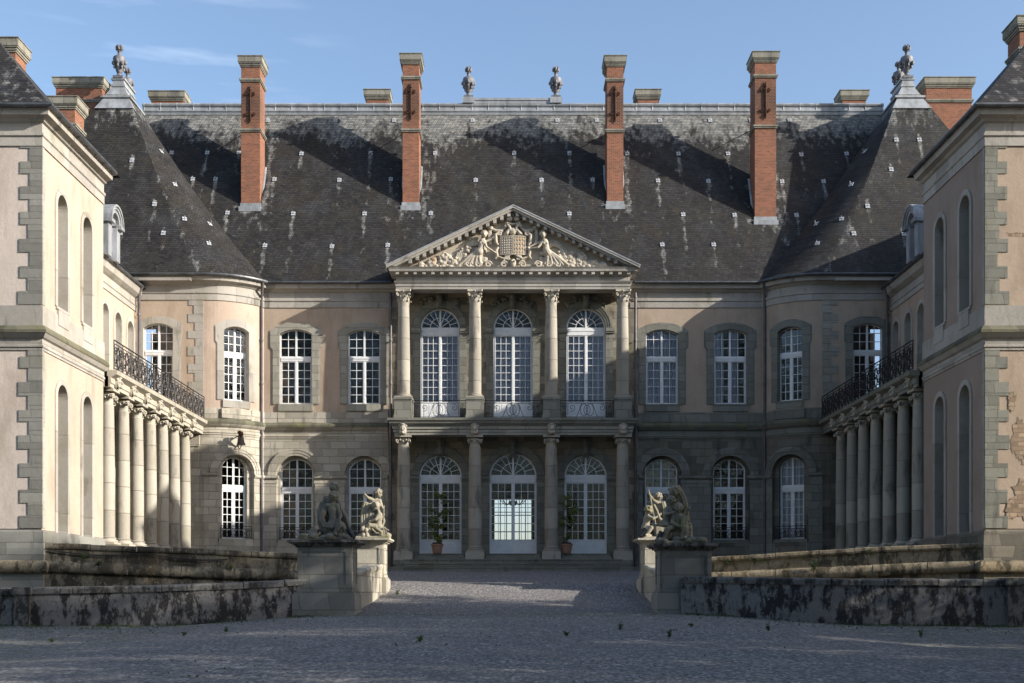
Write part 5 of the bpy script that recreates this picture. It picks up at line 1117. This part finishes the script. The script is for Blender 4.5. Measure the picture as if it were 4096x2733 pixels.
cloth(b, [(.1, .0, 1.4), (.02, -.05, 1.1), (.0, -.08, .8), (.02, -.1, .5)], .3, 7); cloth(b, [(.3, -.05, 1.1), (.28, -.12, .8), (.3, -.12, .55)], .25, 5); b.cap((.745, -.05, .7), (.765, -.05, 1.3), .025, .025); sculpt('person', b, T)
b = MB(); putto(b, (.54, -.12, .5), (.58, -.12, .86), (.57, -.12, 1.05), (.47, -.16, 1.28), [((.6, -.25, .95), (.48, -.34, .74), (.30, -.32, .68)), ((.66, .02, .95), (.75, .05, .7), (.7, .0, .5))],
      [((.45, -.2, .48), (.24, -.3, .52), (.1, -.28, .35), (-1, 0, 0)), ((.6, -.1, .42), (.75, -.1, .4), (.82, -.15, .38), (1, -.3, -.4))], (-.75, -.62, -.25), .16)
sculpt('person', b, T)
# far right
T = statue(3, 'sunlit stone group: standing cloaked child with raised staff and a seated child in profile')
b = MB(); rocks(b, -.8, .35, -.4, .4, .16, 18, rs); b.box(-.3, .0, -.25, .2, .1, .56); sculpt('rock_base', b, T)
b = MB(); putto(b, (-.05, .1, .82), (-.1, .06, 1.24), (-.14, .05, 1.46), (-.17, .02, 1.66), [((-.24, .0, 1.42), (-.40, -.08, 1.54), (-.52, -.1, 1.72)), ((.02, .08, 1.38), (.06, .05, 1.1), (-.08, -.1, .98))],
      [((-.12, .05, .7), (-.1, -.05, .42), (-.12, -.08, .2), (-.5, -1, 0)), ((.04, .05, .7), (.08, 0, .42), (.08, 0, .2), (.3, -1, 0))], (-.6, .62, 0), .16)
b.cap((-.56, -.1, 1.9), (-.26, -.2, .38), .03, .03); cloth(b, [(.02, -.08, 1.42), (.08, -.1, 1.1), (.1, -.1, .85), (.0, -.16, .66)], .14, 4); cloth(b, [(-.35, -.12, 1.3), (-.24, -.16, 1.05), (-.15, -.18, .8), (-.02, -.18, .65)], .1, 3); sculpt('person', b, T)
b = MB(); putto(b, (-.68, -.1, .44), (-.62, -.1, .78), (-.6, -.1, .94), (-.56, -.12, 1.13), [((-.58, -.2, .86), (-.42, -.3, .78), (-.3, -.26, .82)), ((-.66, .02, .86), (-.5, .1, .75), (-.35, .05, .8))],
      [((-.6, -.18, .42), (-.48, -.32, .42), (-.68, -.34, .13), (-.1, -1, 0)), ((-.55, -.05, .42), (-.36, -.1, .46), (-.14, -.2, .2), (1, -.4, 0))], (1, -.25, -.1), .162); sculpt('person', b, T)
for i, (dx, lb) in enumerate(((.80, 'small black floodlight on the near left pedestal, tilted up at the statue'), (-.82, 'small black floodlight on the near right pedestal, in shade'), (.82, 'small bright-rimmed floodlight on the far left pedestal'), (-.82, 'small black floodlight on the far right pedestal'))):
    x, y, z = PC_[i]; s = 1 if dx > 0 else -1; x += dx; y -= .3; t = thing('floodlight', (x, y, z), lb, 'floodlight', 'floodlights on the statue pedestals'); d = Vector((-s * .55, .2, .8)).normalized(); o = Vector((x, y, z + .2))
    b = MB(); b.tube([o - d * .16, o - d * .13, o - d * .02, o + d * .1, o + d * .2], [.03, .065, .075, .1, .125], 14); obj('lamp_housing', b, 'lamp', t, smooth=True)
    b = MB(); b.tube([o + d * .2, o + d * .205], [.11, .11], 14); obj('lens', b, 'lens', t); b = MB(); b.box(x - .06, x + .06, y - .06, y + .06, z, z + .015); b.tube([(x - .05, y, z + .01), (x - .1, y, z + .1), (x - .07, y, z + .2)], .012, 5); b.tube([(x + .05, y, z + .01), (x + .1, y, z + .1), (x + .07, y, z + .2)], .012, 5); obj('bracket', b, 'lamp', t)

# ================= pediment relief =================
b = MB(); r = random.Random(21); FR = lambda u, d, z: (u, YM - PC - .38 + .10 - d, z)
def E_(u, z, a, c, d=.08, dd=.14): b.ell(FR(u, d, z), (a, dd, c), 9, 6)
def Tb(pts, w, d=.14): b.tube([FR(u, d, z) for u, z in pts], w, 7)
Z0 = 17.56
# cartouche scrolls
for s in (-1, 1):
    Tb([(s * .78, Z0 + 1.95), (s * .95, Z0 + 1.8), (s * .92, Z0 + 1.4), (s * .82, Z0 + 1.25)], [.07, .1, .09, .06], .2); Tb([(s * p[0], p[1]) for p in spiral(.72, Z0 + 1.88, .02, .16, 0, 1.4, 14)], .05, .22)
    Tb([(s * .8, Z0 + 1.15), (s * .92, Z0 + .95), (s * .86, Z0 + .65), (s * .98, Z0 + .5)], [.06, .1, .09, .05], .2)
    Tb([(s * .1, Z0 + 1.95), (s * .2, Z0 + 2.25), (s * .38, Z0 + 2.42), (s * .45, Z0 + 2.28), (s * .35, Z0 + 2.22)], [.06, .09, .08, .06, .04], .2)
    Tb([(s * p[0], p[1]) for p in spiral(.3, Z0 + .62, .02, .17, 0, -1.4, 14)], .05, .2); Tb([(s * .1, Z0 + .75), (s * .5, Z0 + .5), (s * .8, Z0 + .62)], [.06, .08, .05], .2)
    Tb([(s * .2, Z0 + 2.1), (s * .35, Z0 + 1.9), (s * .5, Z0 + 1.85)], [.1, .12, .06], .16)
    # crown orbs
    b.ell(FR(s * .19, .2, Z0 + 2.66), (.17, .15, .16), 12, 8); Tb([(s * .35, Z0 + 2.5), (s * .3, Z0 + 2.42), (0, Z0 + 2.38)], .05, .25)
    # draped swags
    Tb([(s * .3, Z0 + 2.35), (s * .6, Z0 + 2.05), (s * .95, Z0 + 2.05), (s * 1.2, Z0 + 2.18)], [.06, .1, .1, .08], .08); E_(s * 1.22, Z0 + 2.2, .14, .13, .12)
    for k in range(3): Tb([(s * (1.2 + .05 * k), Z0 + 2.1), (s * (1.22 + .06 * k), Z0 + 1.7), (s * (1.15 + .05 * k), Z0 + 1.3)], .045, .1)
Tb([(0, Z0 + 2.75), (0, Z0 + 2.95)], .03, .2); Tb([(-.07, Z0 + 2.88), (.07, Z0 + 2.88)], .025, .2)
# helm and lion mask
E_(0, Z0 + 2.0, .2, .22, .15); E_(0, Z0 + .28, .17, .24, .18); 
for s in (-1, 1): E_(s * .08, Z0 + .36, .05, .05, .3)
# two women
def woman(s, lean, head, up_arm):
    h = Vector(head); x = h.x; b.ell(FR(x, .34, h.y), (.14, .15, .17), 12, 9); b.ell(FR(x, .26, h.y + .06), (.18, .15, .16), 10, 7)
    for k in range(14): a = rs.uniform(0, pi); b.ell(FR(x + .16 * cos(a), .3, h.y + .04 + .16 * sin(a)), (.06, .07, .06), 6, 5)
    b.cap(FR(x, .47, h.y + .02), FR(x, .51, h.y - .03), .022, .032)
    b.cap(FR(x, .2, h.y - .1), FR(x + lean * .1, .2, h.y - .3), .06, .09); b.cap(FR(x + lean * .1, .22, h.y - .35), FR(x + lean * .2, .2, h.y - .75), .19, .16)
    for q in (-1, 1): b.ell(FR(x + lean * .12 + q * .08, .34, h.y - .45), (.08, .08, .08), 8, 6)
    hip = (x + lean * .25, h.y - .9); b.ell(FR(x + lean * .55, .1, Z0 + .42), (.6, .16, .36), 14, 9)
    b.cap(FR(*[hip[0], .2, hip[1]]), FR(x + lean * .15, .2, h.y - .7), .22, .17)
    for k in range(11):   # skirt folds fanning outward to the feet
        q = k / 10; ex_ = hip[0] + s * (-.2 + 1.5 * q); ez_ = Z0 + .12 + .25 * q * (1 - q)
        Tb([(hip[0] + s * (-.12 + .26 * q), hip[1] + .05), ((hip[0] + ex_) / 2 + s * .05 + rs.uniform(-.03, .03), (hip[1] + ez_) / 2 + .06), (ex_, ez_)], [.08, .085 + .02 * (k % 2), .06], .12 + .09 * (k % 2))
    b.cap(FR(x - s * .02, .3, h.y - .38), FR(x - s * .12 if s < 0 else x - .28, .35, h.y - .68), .085, .065)
    b.cap(FR(x - s * .12 if s < 0 else x - .28, .35, h.y - .68), FR(-s * -.0 + s * .98, .3, h.y - (.95 if s < 0 else .72)), .065, .04)
    b.cap(FR(x - s * .1, .15, h.y - .32), FR(-s * -.9, .18, h.y - .1 if up_arm else h.y - .6), .075, .05)
    for k in range(7): a = .5 + .22 * k; Tb([(x + s * .2, h.y - .5), (x + s * (.2 + .5 * sin(a)), h.y - .45 + .42 * cos(a) * .6), (x + s * (.25 + .85 * sin(a)), h.y - .62 + .5 * cos(a))], [.05, .06, .03], .04)
woman(-1, -1, (-1.56, Z0 + 1.78), True); woman(1, 1, (1.62, Z0 + 1.76), False)
# trophies, flags, clouds tapering to the corners
for s in (-1, 1):
    for k in range(150):
        u = r.uniform(1.5, 5.1); hmax = max(.14, (5.75 - u) * .40 - .05); z = Z0 + r.uniform(.03, hmax * (.95 if r.random() < .4 else .55)); a = r.uniform(.06, .15); E_(s * u, z, a * 1.3, a, .06 + .08 * r.random(), .13)
    for k in range(26):
        u = r.uniform(1.8, 4.8); z = Z0 + .08; L = r.uniform(.3, .75) * min(1, (5.8 - u) * .4); a = r.uniform(-.9, .9); Tb([(s * u, z), (s * u + L * .5 * sin(a), z + L * .6 * cos(a)), (s * u + L * sin(a * 1.4), z + L * cos(a))], [.045, .06, .03], .12)
    for u in (.5, 1.35, 1.9, 2.4): b.tube([FR(s * p[0], .22, p[1]) for p in spiral(u, Z0 + .2, .03, .2, 0, 1.5, 16)], .055, 6)
    for k in range(5): Tb([(s * (2.5 + .12 * k), Z0 + 1.25 - .09 * k), (s * (2.6 + .12 * k), Z0 + .85 - .06 * k), (s * (2.75 + .1 * k), Z0 + .45)], [.05, .07, .05], .1)
    E_(s * 3.65, Z0 + .55, .2, .2, .12); Tb([(s * 3.5, Z0 + .75), (s * 3.75, Z0 + .85), (s * 3.95, Z0 + .6), (s * 3.9, Z0 + .3)], [.04, .07, .07, .04], .16)
b.v = [(x, y, z) for x, y, z in b.v]
o = obj('pediment_relief', b, 'relief', CB); m = o.modifiers.new('remesh', 'REMESH'); m.mode = 'VOXEL'; m.voxel_size = .022; m.use_smooth_shade = True
# shield: two bowed fields, beads at left and lozenges at right
b = MB(); Fs = lambda u, d, z: FR(u, .16 + .10 * (1 - (u / .72) ** 2) + d, z)
b.grid([[Fs(-.68 + 1.36 * i / 16, 0, Z0 + .76), Fs(-.68 + 1.36 * i / 16, 0, Z0 + 1.70)] for i in range(17)])
for u in (-.68, 0, .68): b.fbox(Fs, u - .03, u + .03, -.15, .035, Z0 + .72, Z0 + 1.74)
b.band(Fs, [(-.68 + 1.36 * i / 16, Z0 + .72) for i in range(17)], [(-.68 + 1.36 * i / 16, Z0 + .78) for i in range(17)], -.1, .035); b.band(Fs, [(-.68 + 1.36 * i / 16, Z0 + 1.69) for i in range(17)], [(-.68 + 1.36 * i / 16, Z0 + 1.75) for i in range(17)], -.1, .035)
for i in range(5):
    for j in range(7): b.ell(Fs(-.6 + .125 * i, .01, Z0 + .84 + .13 * j), (.035, .03, .05), 6, 4)
sh = obj('coat_of_arms', b, 'relief', CB)
b = MB()
for i in range(4):
    for j in range(4):
        u, z = .12 + .15 * i, Z0 + .87 + .235 * j; b.prism(Fs, [(u, z - .11), (u + .07, z), (u, z + .11), (u - .07, z)], -.02, .03)
M['ochre'] = m_plain('orange_lichened_stone', (0.44, 0.30, 0.17), (0.42, 0.36, 0.27), 0.9, 0, 4); obj('lozenge', b, 'ochre', sh)

# ================= bell, cable, pots, weeds, chandelier =================
t = thing('bell', (-15.15, 63.7, 8.2), 'bronze bell under a rusty lion-shaped bracket on the sunlit rounded bay, pull chain below', 'bell')
Bx = lambda u, d, z: (-FBF(u, d, z)[0], FBF(u, d, z)[1], z)
b = MB(); c = Bx(.0, .75, 0); b.lathe((c[0], c[1], 7.95), [(.25, 0), (.24, .03), (.19, .12), (.15, .3), (.14, .42), (.08, .5), (.03, .52)], 16); b.tube([(c[0], c[1], 8.1), (c[0], c[1], 7.88)], [.02, .035], 6); obj('bell_body', b, 'bronze', t, smooth=True)
b = MB(); b.tube([Bx(0, .0, 7.9), Bx(0, .25, 8.15), Bx(0, .5, 8.42), Bx(0, .75, 8.55), Bx(.0, .95, 8.5)], [.04, .05, .09, .13, .08], 8); b.tube([Bx(0, 0, 8.5), Bx(0, .4, 8.45), Bx(0, .75, 8.6)], .03, 6)
b.tube([(Bx(0, .5 - .26 * cos(a), 0)[0], Bx(0, .5 - .26 * cos(a), 0)[1], 8.0 - .22 * sin(a)) for a in [pi * k / 10 for k in range(11)]], .022, 6)
for k in range(9): b.ell(Bx(rs.uniform(-.1, .1), .6 + rs.uniform(-.2, .25), 8.58 + rs.uniform(-.06, .08)), (.08, .08, .07), 7, 5)
obj('bracket', b, 'rust', t); b = MB(); b.tube([Bx(0, .3, 8.0), Bx(-.05, .4, 6.9), Bx(-.3, .3, 6.6), Bx(-1.2, .15, 6.3)], .012, 5); obj('chain', b, 'rust', t)
b = MB(-1); P = resample(IL, .25)[::-1]
for off, amp in ((.10, .05), (.12, .09)):
    b.tube([(p[0], p[1] - off, p[3] - .22 - .12 * abs(sin(i * .23)) * (1 + amp * 4) - (i / len(P)) * .1) for i, p in enumerate(P[:int(len(P) * .62)])], .018, 5)
b.tube([(P[18][0], P[18][1] - .12, P[18][3] - .4), (P[20][0], P[20][1] - .14, P[20][3] - .55), (P[22][0], P[22][1] - .12, P[22][3] - .6)], .014, 5)
tag(obj('cable', b, 'cable', None), 'black cables sagging along the mossy left parapet', 'cable')

def leaves(mb, pts, size, rnd, curl=.25):
    V = []; F = []
    for p in pts:
        n = Vector((rnd.gauss(0, 1), rnd.gauss(0, 1), rnd.gauss(0, .8))).normalized(); u = n.orthogonal().normalized(); a = rnd.uniform(0, 6.28); v = n.cross(u); u, v = u * cos(a) + v * sin(a), v * cos(a) - u * sin(a)
        L = size * rnd.uniform(.6, 1.3); W = L * .45; k = len(V); p = Vector(p); V += [p - u * L * .5, p + v * W * .5, p + u * L * .5 + n * L * curl, p - v * W * .5]; F.append((k, k + 1, k + 2, k + 3))
    return mb.add(V, F)
for k, (px, lb) in enumerate(((-4.15, 'potted slim citrus tree standing before the left french door'), (2.92, 'potted sparse citrus tree standing just right of the middle french door'))):
    y = 64.0 ; z = 2.12; t = thing('potted_tree', (px, y, z), lb, 'potted tree', 'potted trees on the entrance steps'); y = 64.35
    b = MB(); b.lathe((px, y, z), [(.22, 0), (.24, .03), (.30, .42), (.34, .44), (.345, .52), (.30, .52), (.28, .44)], 20); obj('pot', b, 'terra', t, smooth=True)
    b = MB(); b.lathe((px, y, z), [(.27, .44), (.29, .52), (.25, .60), (.2, .62)], 14); obj('soil', b, 'soil', t)
    b = MB(); top = 3.3 - .1 * k; b.tube([(px, y, z + .5), (px + .03, y, z + 1.2), (px + .01, y, z + 2.0), (px + .06, y, z + top - .5)], [.03, .026, .02, .012], 6); rr = random.Random(31 + k); pts = []
    for i in range(26):
        h = rr.uniform(.8, top); 
        if 1.15 < h < 1.45: h += .4
        w_ = (.2 if h < 1.2 else .55 * sin(pi * min(1, (h - 1.3) / (top - 1.2))) ** .6 + .08); a = rr.uniform(0, 6.28); e = Vector((px + w_ * cos(a), y + w_ * sin(a), z + h)); s0 = Vector((px + .02, y, z + h - .25)); b.tube([s0, (s0 + e) / 2 + Vector((0, 0, .04)), e], [.012, .009, .005], 4)
        for _ in range(44 - 8 * k): q = rr.random(); pts.append(s0.lerp(e, .45 + .6 * q) + Vector((rr.gauss(0, .06), rr.gauss(0, .06), rr.gauss(0, .07))))
    obj('trunk', b, 'bark', t); b = leaves(MB(), pts, .125, rr); obj('crown', b, 'leafp', t, recalc=False)

rr = random.Random(77)
def weed(x, y, z, h, n, label, group, par=None):
    t = MB(); pts = []
    for i in range(n):
        a = rr.uniform(0, 6.28); e = Vector((x + cos(a) * h * .5 * rr.random(), y + sin(a) * h * .4 * rr.random(), z + h * rr.uniform(.5, 1))); t.tube([(x, y, z - .02), ((x + e.x) / 2, (y + e.y) / 2, z + h * .45), e], [.006, .005, .003], 3)
        for _ in range(6): q = rr.random(); pts.append(Vector((x, y, z)).lerp(e, .2 + .8 * q) + Vector((rr.gauss(0, .02), rr.gauss(0, .02), 0)))
    leaves(t, pts, .06, rr); o = obj('weed', t, 'weed', None, recalc=False); return tag(o, label, 'weed', group)
GW_ = [(917, 1483, .30, 'tall'), (716, 1441, .2, ''), (700, 1440, .1, ''), (467, 1457, .1, '')]
gweeds = [(2.63, 29.2, .34, 'tallest leafy weed on the shaded gravel right of centre'), (3.55, 27.0, .30, 'bushy weed on gravel, right of the tallest one'), (1.2, 27.4, .18, 'small weed in open gravel right of the bridge axis'), (-2.05, 25.5, .24, 'thin upright weed in the gravel below the bridge, left of centre'),
          (6.4, 29.6, .28, 'weed in the gravel before the right front wall'), (-8.3, 29.5, .20, 'low weed in the gravel at left below the wall'), (-7.4, 30.2, .2, 'small clump in gravel before the left front wall'), (-11.2, 28.5, .15, 'tiny weed near the left edge of the gravel'),
          (10.4, 30.1, .34, 'large weed clump on gravel at far right'), (11.0, 24.5, .28, 'weed in the right foreground gravel corner'), (-4.45, 45.0, .42, 'tall thin weed at the foot of the far left pedestal'), (4.6, 30.6, .18, 'small weed right of the bridge mouth')]
for x, y, h, lb in gweeds:
    for _ in [0]: weed(x, y, gz(x, y), h * .7, 9, lb, 'weeds in the gravel')
for x, f, dz, h, lb in ((8.2, 0, .45, .22, 'green tuft in the right parapet joint, nearest the bridge'), (9.15, 0, .48, .30, 'bushy green tuft in the sunlit right parapet, middle'), (9.45, 0, .46, .26, 'second bushy tuft close beside the middle one'), (10.9, 0, .52, .2, 'small tuft under the right coping'), (13.2, 0, .58, .24, 'leafy tuft under the right coping toward the wing'),
                     (11.2, 1, .12, .5, 'big-leaved green plant on the right moulding above the moat')):
    yy = lerp_tab(x, [(p[0], p[1]) for p in IR]); zz = lerp_tab(x, [(p[0], p[2]) for p in IR]); weed(x, yy - (.3 if f else .06), zz + (dz if not f else .05), h, 16 if not f else 26, lb, 'plants in the moat parapets')
for x, dz, h, lb in ((15.6, .25, .28, 'green tuft on the left parapet beside the wing block corner'), (15.1, .1, .2, 'small green tuft low on the left parapet moulding'), (10.6, .1, .3, 'trailing yellow-green weed near the middle of the left parapet'), (8.1, .12, .26, 'weed on the left parapet moulding nearest the pedestal')):
    yy = lerp_tab(x, [(p[0], p[1]) for p in IL]); zz = lerp_tab(x, [(p[0], p[2]) for p in IL]); weed(-x, yy - .28, zz + dz, h, 16, lb, 'plants in the moat parapets')
b = MB(); pts = []
for i in range(5200):
    s = -1 if rr.random() < .5 else 1; x = s * rr.uniform(5.3, 19); q = rr.random(); y = yF(x) - .62 - abs(rr.gauss(0, .25 if q < .6 else 1.6)); 
    if noise.noise((x * .8, y * .8, 0)) < -.02: continue
    pts.append((x, y, gz(x, y) + rr.uniform(.0, .05)))
for i in range(1500):
    x = rr.uniform(-17, 17); y = rr.uniform(17, 35)
    if noise.noise((x * .5, y * .5, 5)) < .25: continue
    pts.append((x, y, gz(x, y) + rr.uniform(0, .03)))
tag(obj('ground_weeds', leaves(b, pts, .06, rr), 'weed', None, recalc=False), 'low moss and seedlings scattered over the shaded gravel', 'ground cover', kind='stuff')
t = thing('chandelier', (0, 71, 5.3), 'dark chandelier hanging inside the middle doorway', 'chandelier')
b = MB(); b.tube([(0, 71, 8.5), (0, 71, 5.9)], .02, 5); b.lathe((0, 71, 5.2), [(.05, 0), (.2, .08), (.3, .2), (.12, .35), (.05, .7)], 12)
for k in range(10): a = 2 * pi * k / 10; b.tube([(.15 * cos(a), 71 + .15 * sin(a), 5.35), (.5 * cos(a), 71 + .5 * sin(a), 5.3), (.75 * cos(a), 71 + .75 * sin(a), 5.55)], .022, 5); b.lathe((.75 * cos(a), 71 + .75 * sin(a), 5.55), [(.05, 0), (.02, .03), (.02, .2)], 6)
obj('chandelier_frame', b, 'iron', t)

# ================= trees outside the frame (they shade the forecourt) and the wood behind =================
def crown_mesh(seed, R_, H0, H1, nclump, nleaf, size):
    rr = random.Random(seed); b = MB(); pts = []; tips = []
    for i in range(nclump):
        t = rr.random(); z = H0 + (H1 - H0) * t; w_ = R_ * (sin(pi * min(.98, .12 + .85 * t)) ** .55) * rr.uniform(.35, 1.0); a = rr.uniform(0, 6.28); c = Vector((w_ * cos(a), w_ * sin(a), z)); tips.append(c); q = rr.uniform(.7, 1.35)
        for _ in range(nleaf): pts.append(c + Vector((rr.gauss(0, q * .55), rr.gauss(0, q * .55), rr.gauss(0, q * .4))))
    leaves(b, pts, size, rr); return b, tips
def tree(x, y, z, R_, H0, H1, seed, label, group, nc=135, nl=105, size=.34):
    t = thing('tree', (x, y, z), label, 'tree', group); b, tips = crown_mesh(seed, R_, H0, H1, nc, nl, size); c = obj('crown', b, 'leaf', None, recalc=False); c.parent = t
    b = MB(); b.tube([(0, 0, -.5), (.05, 0, H0 * .6), (.1, .1, H0 + 2), (0, .1, (H0 + H1) / 2), (0, 0, H1 - 1)], [.5, .38, .32, .22, .05], 10)
    for k in range(14): p = tips[k * 7 % len(tips)]; s0 = Vector((.05, .05, max(H0 * .7, p.z - 3))); b.tube([s0, (s0 + p) / 2 + Vector((0, 0, .5)), p], [.14, .09, .03], 5)
    c2 = obj('trunk', b, 'bark', None); c2.parent = t; return t
protos = [tree(26, 12, -1.3, 4.6, 2.2, 21, 1, 'broad leafy tree right of the forecourt, nearest the camera', 'row of trees beside the forecourt'), tree(27, 19.5, -1.2, 4.6, 2.2, 20, 2, 'broad leafy tree second in the row right of the forecourt', 'row of trees beside the forecourt')]
def copytree(src, x, y, z, rz, sc, label, group):
    o = src.copy(); C.objects.link(o); o.location = (x, y, z); o.rotation_euler.z = rz; o.scale = (sc, sc, sc); tag(o, label, 'tree', group)
    for ch in src.children: c = ch.copy(); C.objects.link(c); c.parent = o
for i, (x, y, z, rz, sc, lb) in enumerate(TREES): copytree(protos[i % 2], x, y, z, rz, sc, lb, 'row of trees beside the forecourt')
b = MB(); pts = []; rr = random.Random(5)
for i in range(2400):
    x = rr.uniform(-110, 90); y = -18 - rr.uniform(0, 10); h = 38 + 6 * noise.noise((x * .06, 0, 0)) + 4 * noise.noise((x * .25, 2, 0)); z = rr.uniform(-1, h); q = rr.uniform(1.2, 2.2)
    for _ in range(36): pts.append((x + rr.gauss(0, q), y + rr.gauss(0, q), z + rr.gauss(0, q * .7)))
tag(obj('woodland', leaves(b, pts, 1.0, rr), 'leaf', None, recalc=False), 'dense wood of tall trees closing the view behind the forecourt', 'wood', kind='stuff')
